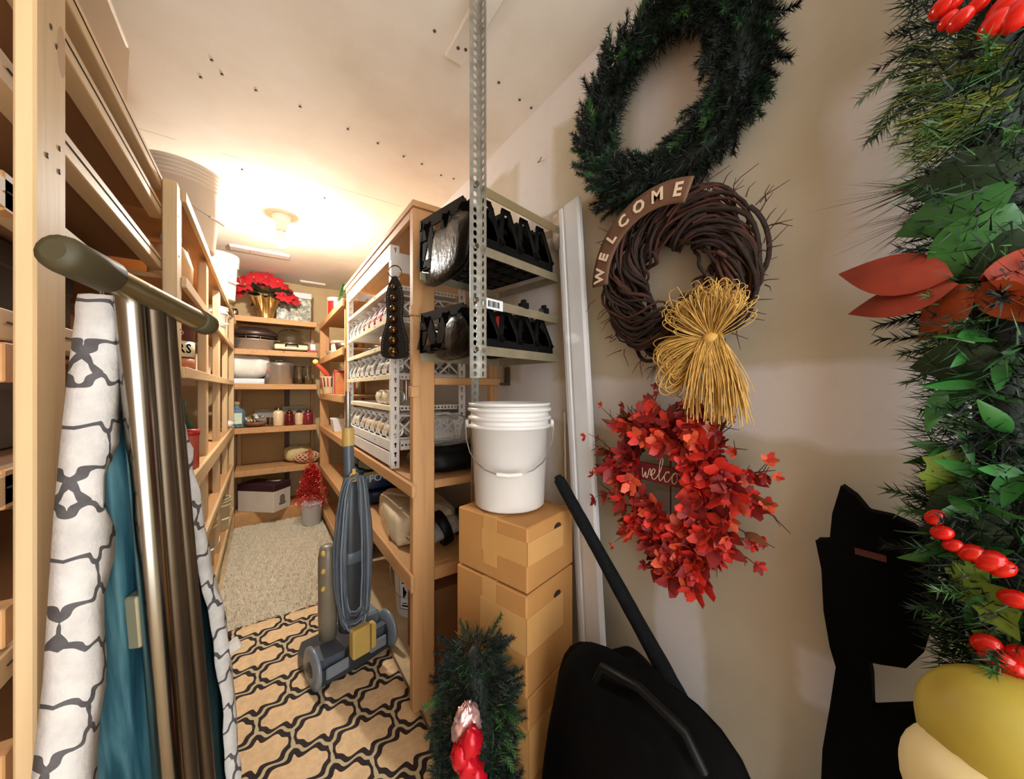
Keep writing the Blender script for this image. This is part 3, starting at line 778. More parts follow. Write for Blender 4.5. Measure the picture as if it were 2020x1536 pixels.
# ------------------------------------------------------------------ pails
def pail(label, loc, r0=.122, r1=.142, h=.37, mat=None, lid=False, rz=0, bail='front', ribs=3, group=None, open_=True):
    t = thing('pail', label, 'bucket', loc, rz, group)
    pr = [(0,0),(r0-.006,0),(r0,.006)]; zb = h*.76
    pr.append((r0+(r1-r0)*.75, zb))
    for k in range(ribs):
        z = zb + (h-zb)*k/ribs; rr = r0+(r1-r0)*(.78+.07*k); hh = (h-zb)/ribs
        pr += [(rr+.010,z+.001),(rr+.011,z+hh*.35),(rr+.002,z+hh*.45),(rr+.002,z+hh*.98)]
    pr += [(r1+.006,h-.012),(r1+.007,h),(r1-.002,h)]
    if not lid: pr += [(r1-.006,h-.01),(r0-.004,.01),(0,.01)]
    else: pr += [(r1-.006,h-.008),(0,h-.008)]
    MB().lathe(pr, None, 40).build('pail_body', mat or m_pail, t, local=True)
    zl = zb+.012; rr = r1+.008
    for s_ in (-1,1):
        b = MB(); b.lathe([(.014,0),(.016,.004),(.012,.012),(0,.013)], Matrix.Translation((s_*(rr-.002),0,zl)) @ Matrix.Rotation(R(90)*s_,4,'Y'), 12); b.build('bail_lug', mat or m_pail, t, local=True)
    b = MB(); pts = []
    for k in range(13):
        u = k/12*2-1
        x = rr*1.04*math.sin(u*math.pi/2); dz = (1-abs(u)**2.2)*h*.42
        y = -math.sqrt(max(0,(rr+.008)**2-(x*.985)**2)) if bail=='front' else math.sqrt(max(0,(rr+.008)**2-(x*.985)**2))
        pts.append((x, y*1.0, zl-dz))
    b.tube(pts, .0022, 6); b.build('wire_bail', m_galv, t, local=True)
    b = MB(); b.tube([pts[5],pts[6],pts[7]], .007, 10); b.build('bail_grip', m_white, t, local=True)
    return t
pail('open white plastic pail standing on the stacked cardboard boxes', (.735,1.065,H-.412), .125, .142, .365, rz=R(-35), ribs=3)
pail('very large pale ribbed tub high on the left shelving under the ceiling', (-.37,2.55,H+.746), .150, .182, .400, M_plain('tub_plastic', lin(222,206,186), .4, 0, .05, 5), rz=R(60), ribs=5)
pail('white pail on top of the left shelving beside the poinsettia', (-.315,3.82,H+.746), .118, .138, .37, rz=R(50), ribs=4)
pail('small white pail below the top shelf at the far end of the left shelving', (-.325,3.62,H+.426), .075,.088,.22, rz=R(50), ribs=2)
p_ = pail('white pail with a black printed label on the floor under the right shelving', (.80,2.20,0), .125,.143,.36, rz=R(-30), ribs=2, lid=True)
a0 = R(205)
b = MB(); b.grid(lambda u,v: (.80+(.130+.018*(v*.55+.12))*math.cos(a0+u*.5)*1.015, 2.20+(.130+.018*(v*.55+.12))*math.sin(a0+u*.5)*1.015, .06+v*.20), 8, 4)
lb = b.build('printed_label', m_vinyl, p_)
b = MB()
for u0,u1,v0,v1 in ((.05,.95,0,.02),(.05,.95,.98,1),(.0,.04,0,1),(.96,1,0,1),(.2,.8,.86,.92),(.25,.75,.78,.82),(.2,.8,.08,.13),(.3,.7,.17,.20),(.36,.52,.36,.68),(.5,.62,.42,.60),(.42,.7,.5,.56)):
    b.grid(lambda u,v: ((lambda U,V: (.80+(.1305+.018*(V*.55+.12))*math.cos(a0+U*.5)*1.022, 2.20+(.1305+.018*(V*.55+.12))*math.sin(a0+U*.5)*1.022, .06+V*.20))(u0+(u1-u0)*u, v0+(v1-v0)*v)), 4, 2)
b.build('print', m_blackm, lb)
pail('tan bucket with a paper wrap standing low in the left shelving', (-.375,3.06,H-1.158), .105,.118,.33, M_plain('tan_pail', lin(190,160,110), .5, 0, .1, 8), ribs=2, rz=R(40))
pail('small pale bucket on the bottom shelf at the far left corner', (-.33,3.80,H-1.158), .09,.10,.26, M_plain('pale_pail', lin(206,190,150), .5, 0, .1, 8), ribs=2, rz=R(40))

# ------------------------------------------------------------------ cartons
def carton(name, label, o, ux, uy, L, Wd_, h, tapes=True, group=None, mat=None, flap=True):
    t = thing(name, label, 'box', M=frame(o, ux, uy, (0,0,1)), group=group)
    b = MB(); b.box((0,0,0),(L,Wd_,h)); b.build('carton', mat or m_card, t, local=True, bevel=.004)
    if flap:
        b = MB(); b.box((.0,Wd_*.5-.0015,h),(L,Wd_*.5+.0015,h+.001)); b.build('flap_seam', m_hole, t, local=True)
        b = MB(); b.box((-.001,Wd_*.5-.03,h*.2),(0,Wd_*.5+.03,h)); b.box((-.001,Wd_*.5-.03,h),(L,Wd_*.5+.03,h+.0015)); b.build('seam_tape', m_tape, t, local=True)
    if tapes:
        b = MB(); z0 = h*.42; z1 = h*.78
        b.box((-.0015,-.0015,z0),(L*.75,0,z1)); b.box((-.0015,-.0015,z0),(0,Wd_*.62,z1)); b.build('corner_tape', m_tape, t, local=True)
    b = MB(); b.prism([(L*.62+.02*math.cos(k*math.pi/8), h*.80+.012*math.sin(k*math.pi/8)) for k in range(16)], 0, .0012, Matrix.Translation((0,0,0)) @ Matrix.Rotation(R(90),4,'X')); b.build('hand_hole', m_hole, t, local=True)
    return t
ax = Vector((.243,.063,0)).normalized(); ay = Vector((-ax.y,ax.x,0))
bc = Vector((.652,.850,0))
z = H-.415
carton('cardboard_box', 'taped cardboard box directly under the white pail, topmost of its stack', bc+Vector((0,0,z-.205)), ax, ay, .265,.315,.200)
carton('cardboard_box', 'taped cardboard box second from the top of the stack under the white pail', bc+ax*-.004+Vector((0,0,z-.205-.315)), ax, ay, .268,.318,.310)
carton('cardboard_box', 'lowest cardboard box of the stack, half hidden by the black bag', bc+ax*.006+Vector((0,0,0)), ax, ay, .26,.31,H-.415-.205-.315-.005)
carton('brown_box', 'brown cardboard box on the floor under the right shelving behind the broad post', Vector((.64,1.56,0)), Vector((1,.0,0)), Vector((0,1,0)), .30,.34,.44, False, mat=m_brownbox)

# ------------------------------------------------------------------ white trim length against the wall
ta = P(1126,404,X=.962); tb = P(1172,1262,X=.945); tb.z = max(.0,tb.z)
ext = tb + (tb-ta)*((tb.z-.002)/(ta.z-tb.z))
ztr = (ta-ext).normalized(); ytr = Vector((0,-1,0)); xtr = ytr.cross(ztr).normalized(); ytr = ztr.cross(xtr)
t = thing('vinyl_trim', 'long white vinyl door trim standing against the right wall beside the cardboard boxes', 'trim', M=frame(ext, ytr, xtr*-1, ztr))
LT = (ta-ext).length
KW=1.5; b = MB(); b.prism([(x_*KW,y_) for x_,y_ in [(-.034,0),(.036,0),(.036,-.012),(.030,-.018),(-.012,-.018),(-.014,-.010),(-.022,-.010),(-.024,-.016),(-.034,-.016)]][::-1], 0, LT)
b.build('profile', m_vinyl, t, local=True)
b = MB(); b.box((-.068,-.010,.0),(-.053,.004,LT-.03)); b.build('edge_strip', m_vinyl, t, local=True, bevel=.002)
g = MB(); qa = P(1114,812,X=.975); qb = P(1118,885,X=.975); g.beam(qb+Vector((0,0,-.25)), qa, .012, .006, (1,0,0)); tag(g.build('glass_strip', m_glass, bevel=.001), 'narrow glass strip leaning on the wall left of the white trim', 'glass')

# ------------------------------------------------------------------ black foam covered pole and black bag
pa = P(1103,945,d=1.24); pb = P(1345,1385,d=.90)
pe = pb + (pb-pa)*.55
t = thing('foam_pole', 'black foam covered pole leaning diagonally in front of the white trim', 'pole', M=Matrix.Translation(pe))
b = MB(); n = 40; b.tube([pa.lerp(pe,i/n) for i in range(n+1)], [.0195+.0035*(i/n)+random.uniform(-.0012,.0012) for i in range(n+1)], 14); b.build('foam_sleeve', m_foam, t)
b = MB(); d_ = (pa-pe).normalized(); b.tube([pa-d_*.004, pa+d_*.012], [.016,.013], 12); b.build('end_plug', m_black, t)
t = thing('black_bag', 'large black slumped bag on the floor against the right wall', 'bag', (.715,.475,0))
def bagf(u, v):
    a = u*2*math.pi; r = [.0,.75,.96,1.0,.97,.93,.88,.80,.62,.30,.0][min(10,int(v*10+.001))]
    zz = [0,.0,.05,.15,.27,.40,.52,.62,.69,.725,.735][min(10,int(v*10+.001))]
    k = 1 + .045*math.sin(a*5+v*9) + .03*math.sin(a*11-v*5)
    cx, cy = .715, .475 + .04*v
    return (min(.985, cx + .125*r*k*math.cos(a)), cy + (.37-.07*min(1,v*1.5))*r*k*math.sin(a), zz + (.02*math.sin(a*4) if .6<v<1 else 0))
b = MB(); b.grid(bagf, 40, 10); b.build('bag_body', m_blackm, t, sub=1)
b = MB(); q = Vector((.66,.46,.70)); b.tube([q+Vector((0,-.13,-.02)), q+Vector((-.01,-.10,.035)), q+Vector((-.01,.0,.05)), q+Vector((-.01,.10,.03)), q+Vector((0,.13,-.03))], .009, 8); b.build('carry_handle', m_black, t)

# black silhouette on a stem
sx = .93
def SP(x, y): return P(x, y, X=sx)
out = [(1662,955),(1690,975),(1715,1005),(1760,1015),(1805,1035),(1838,1070),(1850,1130),(1845,1210),(1825,1280),(1790,1312),(1740,1305),(1716,1300),(1722,1330),(1724,1392),(1832,1388),(1834,1520),(1740,1535),(1690,1560),(1660,1760),(1598,1760),(1622,1560),(1626,1470),(1640,1390),(1652,1310),(1640,1270),(1628,1200),(1624,1120),(1612,1062),(1640,1062),(1645,1010)]
pts = [SP(x,y) for x,y in out]
t = thing('silhouette_board', 'black cut-out silhouette board on a narrow stem leaning by the wall left of the garland', 'decoration', (sx,min(p.y for p in pts),min(p.z for p in pts)))
b = MB(); b.prism([(p.y,p.z) for p in pts], -.012, .012, Matrix(((0,0,1,sx),(1,0,0,0),(0,1,0,0),(0,0,0,1)))); b.build('cutout', m_blackm, t, bevel=.002)
b = MB(); e0 = SP(1690,1082); e1 = SP(1752,1098); b.beam(e0+Vector((-.014,0,0)), e1+Vector((-.014,0,0)), .012, .002, (1,0,0)); b.build('painted_mark', M_plain('dull_red', lin(70,20,16), .5), t)
b = MB()
st0 = SP(1640,1500); b.box((sx-.05, st0.y-.10, 0), (sx+.04, st0.y+.08, .035)); b.box((sx-.012, st0.y-.05, .03),(sx+.012, st0.y+.01, min(p.z for p in pts)+.02)); b.build('stand', m_blackm, t, bevel=.004)

# yellow rounded ornament in the lower right corner
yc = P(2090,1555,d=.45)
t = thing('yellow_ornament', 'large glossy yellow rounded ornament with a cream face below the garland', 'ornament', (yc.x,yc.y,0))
m_yel = M_plain('yellow_glaze', lin(178,158,62), .5, 0, .12, 7)
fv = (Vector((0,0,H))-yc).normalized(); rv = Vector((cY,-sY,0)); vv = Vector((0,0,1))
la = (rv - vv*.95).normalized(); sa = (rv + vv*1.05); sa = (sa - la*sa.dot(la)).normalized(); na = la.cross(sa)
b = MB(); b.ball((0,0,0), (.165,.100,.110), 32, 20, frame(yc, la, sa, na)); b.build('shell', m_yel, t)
if na.dot(fv) < 0: na = -na
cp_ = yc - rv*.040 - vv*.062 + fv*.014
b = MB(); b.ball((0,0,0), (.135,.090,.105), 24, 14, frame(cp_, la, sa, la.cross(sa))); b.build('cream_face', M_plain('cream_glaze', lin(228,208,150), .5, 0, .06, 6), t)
b = MB(); b.lathe([(.09,0),(.10,.02),(.08,.06),(.06,yc.z-.13)], TR((yc.x-.02,yc.y,0)), 24); b.build('pedestal', m_vinyl, t)

# ------------------------------------------------------------------ upright vacuum cleaner
VO = Vector((.352,1.965,0)); vx = Vector((.353,.093,0)).normalized(); vy = Vector((-vx.y,vx.x,0))
MV = frame(VO, vx, vy, (0,0,1))
vac = thing('upright_vacuum', 'grey upright vacuum cleaner with yellow trim and looped cord on the trellis rug', 'vacuum cleaner', M=MV)
m_vg = M_plain('vacuum_grey', lin(84,92,100), .35, 0, .08, 8); m_vd = M_plain('vacuum_dark', lin(52,56,60), .35, 0, .1, 8)
m_vy = M_plain('vacuum_yellow', lin(206,172,92), .4, 0, .08, 8); m_vl = M_plain('vacuum_light', lin(128,136,144), .3, .1, .08, 8)
b = MB(); b.prism([(-.185,-.07),(-.165,-.10),(-.06,-.11),(.06,-.11),(.165,-.10),(.185,-.07),(.19,.12),(.15,.19),(-.15,.19),(-.19,.12)], .02, .085); b.build('cleaning_head', m_vd, vac, local=True, bevel=.014, seg=2)
b = MB(); b.prism([(-.17,-.075),(-.05,-.09),(-.04,.03),(-.16,.04)], .085, .125); b.build('left_cowl', m_vg, vac, local=True, bevel=.015, seg=2)
b = MB(); b.prism([(.05,-.09),(.17,-.075),(.16,.04),(.04,.03)], .085, .135); b.build('right_cowl', m_vg, vac, local=True, bevel=.015, seg=2)
for s_ in (-1,1):
    M = Matrix.Translation((s_*.188,-.055,.095)) @ Matrix.Rotation(R(90),4,'Y')
    b = MB(); b.lathe([(0,-.012),(.06,-.012),(.085,-.009),(.093,-.004),(.093,.006),(.085,.011),(.05,.013),(0,.013)], M, 32); w_ = b.build('wheel', m_vl, vac, local=True)
    b = MB(); b.lathe([(.0,-.016),(.03,-.016),(.034,-.012),(.034,.014),(.03,.017),(0,.017)], M, 20); b.build('hub', m_vd, w_, local=True)
b = MB(); b.box((-.15,-.118,.045),(-.045,-.104,.10)); b.build('rear_panel', m_vl, vac, local=True, bevel=.006)
b = MB(); b.box((.06,-.118,.05),(.15,-.104,.105)); b.build('rear_panel', m_vl, vac, local=True, bevel=.006)
b = MB(); b.box((-.035,-.135,.075),(.055,-.085,.215)); b.build('pedal_block', m_vy, vac, local=True, bevel=.008)
b = MB(); b.box((.064,-.128,.08),(.088,-.085,.20)); b.build('side_clip', m_vy, vac, local=True, bevel=.004)
b = MB(); b.lathe([(.030,0),(.055,.012),(.058,.05),(.058,.30),(.054,.40),(.052,.56),(.048,.60),(.046,.70),(.040,.73),(.026,.78)], Matrix.Translation((0,-.03,.17)), 28); b.build('dust_column', m_vd, vac, local=True)
b = MB(); b.lathe([(.056,0),(.057,.004),(.057,.05),(.055,.055)], Matrix.Translation((0,-.03,.52)), 28); b.build('column_band', m_vg, vac, local=True)
b = MB(); b.lathe([(.040,0),(.044,.10),(.044,.40),(.036,.45),(.02,.46)], Matrix.Translation((-.085,.03,.15)), 20); b.build('side_canister', M_plain('vacuum_taupe', lin(128,116,98), .35, 0, .1, 8), vac, local=True)
b = MB()
for k in range(3): b.lathe([(.008,0),(.013,.010),(.010,.020),(.006,.026)], Matrix.Translation((-.118,-.0,.40+k*.085)), 10)
tag(b.build('yellow_catches', m_vy, vac, local=True), kind='stuff')
b = MB(); b.tube([(0,-.02,.92),(0,-.012,1.02),(0,-.008,1.10)], [.027,.026,.026], 16); b.build('handle_tube', m_vg, vac, local=True)
b = MB(); b.tube([(0,-.008,1.09),(0,-.006,1.135),(0,-.005,1.185)], [.026,.030,.026], 16); b.build('handle_grip', m_vy, vac, local=True)
b = MB(); b.tube([(0,-.005,1.18),(0,-.004,1.20),(0,-.002,1.37)], [.027,.014,.013], 14); b.build('upper_wand', m_galv, vac, local=True)
b = MB(); b.tube([(0,-.066,.955),(0,-.064,.985)], .010, 8); b.tube([(.021*math.cos(a),-.068,.945+.021*math.sin(a)) for a in [k*2*math.pi/16 for k in range(16)]], .0045, 6, closed=True); b.ball((0,-.072,.945), .013, 10, 6); b.build('cord_hook', m_vy, vac, local=True)
rnd = random.Random(5)
for k in range(17):
    sl = .034 + .0040*k + rnd.uniform(-.004,.004); sr = .030 + .0040*k + rnd.uniform(-.004,.004); lo = .20 + rnd.uniform(0,.09); yy = -.082 - .0035*(k%5)
    pts = []
    for i in range(24):
        u = i/24; th = u*2*math.pi; c_ = -math.cos(th)                # +1 at the bottom
        z_ = .955 - (.955-lo)*(.5+.5*c_)
        w = (sl if math.sin(th)>0 else -sr) * abs(math.sin(th))**.38
        if c_ < 0: w *= .75 + .25*(1+c_)
        pts.append((-w + rnd.uniform(-.0015,.0015), yy + .018*abs(math.sin(th)), z_))
    b = MB(); b.tube(pts, .0052, 6, closed=True); b.build('cord_loop', m_vg if k%3 else m_vl, vac, local=True)
b = MB(); b.box((.10,-.02,.085),(.165,.09,.19)); b.build('belt_housing', m_vl, vac, local=True, bevel=.01)
# ------------------------------------------------------------------ foliage materials and pieces
m_pine = M_plain('pine_needles', lin(22,58,26), .55, 0, .45, 30); m_pined = M_plain('dark_needles', lin(9,22,13), .6, 0, .5, 24)
m_pineb = M_plain('bright_needles', lin(62,104,44), .5, 0, .35, 20); m_pinel = M_plain('lime_needles', lin(128,140,52), .5, 0, .3, 20)
m_twig = M_plain('twig_brown', lin(72,46,32), .8, 0, .3, 20); m_vine = M_plain('grapevine', lin(44,28,21), .8, 0, .45, 22); m_vine2 = M_plain('grapevine_red', lin(74,40,28), .75, 0, .4, 22)
m_leaf = M_plain('leaf_green', lin(44,104,40), .4, 0, .35, 14); m_leafl = M_plain('leaf_lime', lin(120,150,52), .45, 0, .3, 14); m_leafd = M_plain('leaf_dark', lin(30,58,34), .4, 0, .3, 14)
m_petal = M_plain('petal_red', lin(206,44,30), .55, 0, .3, 40, Subsurface_Weight=0.0); m_petalo = M_plain('petal_orange', lin(214,88,52), .55, 0, .3, 40); m_petald = M_plain('petal_deep', lin(136,26,24), .6, 0, .3, 40)
m_berry = M_plain('berry_red', lin(206,28,18), .16, 0, .15, 20); m_poin = M_plain('poinsettia_red', lin(206,36,48), .5, 0, .2, 30)
m_raffia = M_plain('raffia', lin(206,164,84), .6, 0, .3, 50); m_rust = M_plain('rust_velvet', lin(150,52,28), .6, 0, .35, 12)
m_banner = M_plain('banner_brown', lin(104,72,52), .6, 0, .15, 10); m_letter = M_plain('letter_cream', lin(226,204,176), .6, 0, .05, 10)
m_tins = M_plain('red_tinsel', lin(196,20,26), .25, .4, .4, 60)

def sprig_mesh(name, mat, L=.075, n=60, nl=.024, w=.0011, spread=1.0, seed=0, stem=True):
    """one artificial pine tip along +z with its needles"""
    r = random.Random(seed); b = MB()
    if stem: b.add([(-.0012,0,0),(.0012,0,0),(0,.0012,0),(0,0,L)], [(0,1,3),(1,2,3),(2,0,3)])
    for i in range(n):
        t = (i+r.random())/n; a = r.uniform(0,6.283); z = L*(.05+.9*t); l = nl*(1.1-.4*t)*r.uniform(.7,1.2)
        el = r.uniform(.5,1.0)*spread; d = Vector((math.cos(a)*math.sin(el), math.sin(a)*math.sin(el), math.cos(el)))
        s = d.cross(Vector((r.uniform(-1,1),r.uniform(-1,1),r.uniform(-1,1)))).normalized()*w; p = Vector((0,0,z))
        b.add([p-s, p+s, p+d*l], [(0,1,2)])
    me = b.build(name, mat); m = me.data; bpy.data.objects.remove(me); return m
def put(me, parent, M, name):
    o = bpy.data.objects.new(name, me); COL.objects.link(o); o.parent = parent; o.matrix_basis = wm(parent).inverted() @ M; return o
def blossom_mesh(name, mats, r=.020, seed=0, n=5):
    q = random.Random(seed); b = MB()
    for k in range(n):
        a = 2*math.pi*k/n + q.uniform(-.2,.2); d = Vector((math.cos(a),math.sin(a),.35+q.uniform(-.2,.4))); s = Vector((-math.sin(a),math.cos(a),0)); up = Vector((0,0,1))
        rr = r*q.uniform(.8,1.2)
        b.cur = 0 if q.random()<.7 else 1
        b.add([(0,0,0), d*rr*.55+s*rr*.42, d*rr*1.0+up*rr*.1+s*rr*.2, d*rr*1.08+up*rr*.22-s*rr*.15, d*rr*.55-s*rr*.42, d*rr*.6+up*rr*.12], [(0,1,5),(1,2,5),(2,3,5),(3,4,5),(4,0,5)], True)
    b.cur = 1; b.ball((0,0,r*.15), r*.2, 6, 4)
    o = b.build(name, mats); m = o.data; bpy.data.objects.remove(o); return m
def leaf_mesh(name, mat, L=.09, W=.035, curl=.25, lobes=0, t=.0006):
    b = MB(); n = 9; vs = []
    for i in range(n+1):
        u = i/n; w = W*math.sin(math.pi*min(1,u**.8*1.0))*(1+(.28*math.cos(u*lobes*2*math.pi) if lobes else 0)) + .0008
        z = L*u; y = curl*L*u*u
        vs += [(-w,y+.12*w,z),(0,y-.10*w,z),(w,y+.12*w,z)]
    fs = [(i*3+k,i*3+k+1,(i+1)*3+k+1,(i+1)*3+k) for i in range(n) for k in range(2)]
    b.add(vs, fs, True); o = b.build(name, mat); m = o.data; bpy.data.objects.remove(o); return m
def berry_mesh(name, mat, r=.012, l=1.25):
    b = MB(); b.ball((0,0,0), (r,r,r*l), 14, 9); o = b.build(name, mat); m = o.data; bpy.data.objects.remove(o); return m
def fill(parent, mat, gen, n, l, w, name='fill_needles'):
    b = MB()
    for i in range(n):
        p, d = gen(); d = d.normalized()*l*random.uniform(.6,1.3); q = d.orthogonal().normalized()*w
        q.rotate(Quaternion(d.normalized(), random.uniform(0,6.28))); b.add([p-q, p+q, p+d], [(0,1,2)])
    return tag(b.build(name, mat, parent), kind='stuff')
def rv3(k=1): return Vector((random.uniform(-k,k),random.uniform(-k,k),random.uniform(-k,k)))
def ring_pt(c, R0, a, x=0):      # ring on the right wall (plane x = const)
    return Vector((c.x + x, c.y + R0*math.cos(a), c.z + R0*math.sin(a)))

# ------------------------------------------------------------------ big green wreath
wc = Vector((.945,.600,H+.835))
wre = thing('green_wreath', 'large dark green artificial pine wreath hanging highest on the right wall', 'wreath', wc)
b = MB(); b.tube([ring_pt(wc,.222,k*2*math.pi/48) for k in range(48)], .040, 10, closed=True); b.build('wreath_core', m_pined, wre)
b = MB(); b.tube([Vector((XW-.002,wc.y,wc.z+.285)), Vector((.97,wc.y,wc.z+.285)), Vector((.955,wc.y,wc.z+.25))], .002, 6); b.build('hanging_wire', m_nail, wre)
def gw_():
    a = random.uniform(0,6.283); q = random.uniform(-1.4,3.6); rad = Vector((0,math.cos(a),math.sin(a))); nrm = rad*math.cos(q)+Vector((-1,0,0))*math.sin(q)
    return ring_pt(wc, .222, a)+nrm*random.uniform(.035,.062), nrm+rv3(.8)
fill(wre, m_pined, gw_, 9000, .030, .0016); fill(wre, m_pine, gw_, 2600, .026, .0013)
sp = [sprig_mesh('pine_sprig', m, .080, 110, .026, .0016, 1.1, i) for i, m in enumerate((m_pined,m_pined,m_pine,m_pined,m_pineb))]
rnd = random.Random(11)
for i in range(290):
    a = rnd.uniform(0,2*math.pi); q = rnd.uniform(-1.0,2.9); r0 = .222 + .045*math.cos(q); x = -.045*math.sin(q)
    rad = Vector((0,math.cos(a),math.sin(a))); tan = Vector((0,-math.sin(a),math.cos(a)))
    d = rad*math.cos(q)*.9 + Vector((-1,0,0))*(.25+.75*max(0,math.sin(q))) + tan*rnd.uniform(.1,.9)
    d = rad*math.cos(q)*.8 + Vector((-1,0,0))*(.15+.4*max(0,math.sin(q))) + tan*rnd.uniform(.4,1.3)
    k = rnd.choice((0,1,3,0,1,3,0,1,2,2)) if rnd.random() > .05 else 4
    put(sp[k], wre, aim(ring_pt(wc, r0, a, x), d, rnd.uniform(0,6), rnd.uniform(.75,1.1)), 'pine_sprig')

# ------------------------------------------------------------------ brown grapevine wreath with sign and raffia bow
gc = Vector((.945,.560,H+.315))
gw = thing('grapevine_wreath', 'brown grapevine wreath with a WELCOME banner and tan raffia bow below the green wreath', 'wreath', gc)
rnd = random.Random(4)
for i in range(84):
    q0 = rnd.uniform(0,6.28); rr = rnd.uniform(.012,.052); tw = rnd.choice((2,3,4)); R0 = .195-.075*rnd.random()**1.3; ph = rnd.uniform(0,6.28); pts = []
    span = rnd.uniform(3.5,6.28); a0 = rnd.uniform(0,6.28); n = 44
    for k in range(n+1):
        a = a0 + span*k/n; q = q0 + tw*a
        pts.append(ring_pt(gc, R0 + rr*math.cos(q) + .006*math.sin(a*7+ph), a, -.008 + rr*.65*math.sin(q)))
    b = MB(); b.tube(pts, rnd.uniform(.0028,.0062), 5); b.build('vine', m_vine if rnd.random()<.7 else m_vine2, gw)
b = MB()
for i in range(90):
    a = rnd.uniform(0,6.28); p = ring_pt(gc, .195+rnd.uniform(.02,.06), a, rnd.uniform(-.05,.01)); d = Vector((rnd.uniform(-.6,.2), math.cos(a)+rnd.uniform(-.8,.8), math.sin(a)+rnd.uniform(-.8,.8))).normalized()
    b.tube([p, p+d*.02+Vector((0,.004,.002)), p+d*rnd.uniform(.03,.06)+Vector((0,rnd.uniform(-.015,.015),rnd.uniform(-.01,.01)))], [.0016,.0012,.0006], 4)
tag(b.build('stray_twigs', m_vine2, gw), kind='stuff')
# the curved banner over the upper left of the ring; left in the photograph is +y
b = MB(); A0, A1 = R(4), R(114); RB = .206; hb = .031
def bf(u, v):
    a = A0 + (A1-A0)*u; r = RB - hb + 2*hb*v
    p = ring_pt(gc, r, a, -.066 - .010*math.sin(math.pi*u)); return p
b.grid(bf, 40, 4); bn = b.build('banner', m_banner, gw, solid=.004)
word = 'WELCOME'
for k, ch in enumerate(word):
    u = .075 + .142*k; a = A0 + (A1-A0)*u; p = ring_pt(gc, RB, a, -.0705 - .010*math.sin(math.pi*u))
    up = Vector((0,math.cos(a),math.sin(a))); x = Vector((0,-math.sin(a),math.cos(a))); nrm = Vector((-1,0,0))
    # reading direction: from the left end upwards and over to the right
    text_mesh('letter', ch, .047, m_letter, bn, frame(p, x, up, x.cross(up)), .0012, bold=.0012)
# raffia bow
bw = P(1405,668,X=.86)
def strand(b, pts, r): b.tube(pts, r, 4, caps=False)
b = MB()
def curve3(p0, p1, p2, p3, n=9):
    return [p0*(1-t)**3 + p1*3*t*(1-t)**2 + p2*3*t*t*(1-t) + p3*t**3 for t in [i/n for i in range(n+1)]]
for i in range(230):                                   # upper fan
    a = rnd.uniform(R(20),R(150)); L = rnd.uniform(.095,.145); e = Vector((rnd.uniform(-.05,.03), math.cos(a)*L*.85, math.sin(a)*L))
    side = Vector((0,-e.z,e.y))*rnd.uniform(-.35,.35)
    strand(b, curve3(bw, bw+e*.5+Vector((-.03,0,0))+side, bw+e*1.15+side, bw+e*rnd.uniform(.7,1.0)+Vector((-.01,0,0))), .0011)
for i in range(120):                                   # left loop
    a = rnd.uniform(R(-42),R(12)); L = rnd.uniform(.10,.15); e = Vector((rnd.uniform(-.03,.03), math.cos(a)*L, math.sin(a)*L-.015)); dn = Vector((0,.01,-rnd.uniform(.02,.07)))
    strand(b, curve3(bw, bw+e*.6+Vector((-.02,0,.02)), bw+e*1.25, bw+e*.8+dn) + curve3(bw+e*.8+dn, bw+e*.6+dn*1.4, bw+e*.3+dn, bw)[1:], .0013)
tag(b.build('raffia_loops', m_raffia, gw), kind='stuff')
b = MB()
for i in range(260):                                   # hanging tails
    yy = rnd.uniform(-.085,.055); L = rnd.uniform(.11,.20); e = Vector((rnd.uniform(-.035,.02), yy, -L)); s0 = Vector((0,rnd.uniform(-.02,.02),rnd.uniform(-.01,.02)))
    strand(b, curve3(bw+s0, bw+Vector((-.03,yy*.35,-.02))+s0, bw+Vector((-.02,yy*.9,-L*.5)), bw+e), .0013)
tag(b.build('raffia_tails', m_raffia, gw), kind='stuff')
b = MB(); b.ball(bw, (.022,.024,.02), 10, 8); b.build('bow_knot', m_raffia, gw)

# ------------------------------------------------------------------ red flower wreath with script sign
rc = Vector((.935,.560,H-.250))
rw = thing('red_flower_wreath', 'wreath of red and orange blossoms on twigs, lowest on the right wall', 'wreath', rc)
for i in range(14):
    q0 = rnd.uniform(0,6.28); rr = rnd.uniform(.008,.028); tw = rnd.choice((3,4,5)); pts = []
    for k in range(41):
        a = 6.28*k/40; pts.append(ring_pt(rc, .135+rr*math.cos(q0+tw*a), a, rr*math.sin(q0+tw*a)))
    b = MB(); b.tube(pts, .004, 5); b.build('ring_vine', m_vine2, rw)
bl = [blossom_mesh('blossom', ms, .026, i, n_) for i, (ms, n_) in enumerate((((m_petal,m_petald),5),((m_petald,m_petal),6),((m_petalo,m_petal),5),((m_petal,m_petalo),6),((m_petald,m_petald),5)))]
lf = leaf_mesh('small_leaf', m_petald, .045, .012, .3); lf2 = leaf_mesh('small_leaf', M_plain('leaf_rust', lin(128,72,40), .6, 0, .3, 30), .05, .012, .4)
cnt = 0
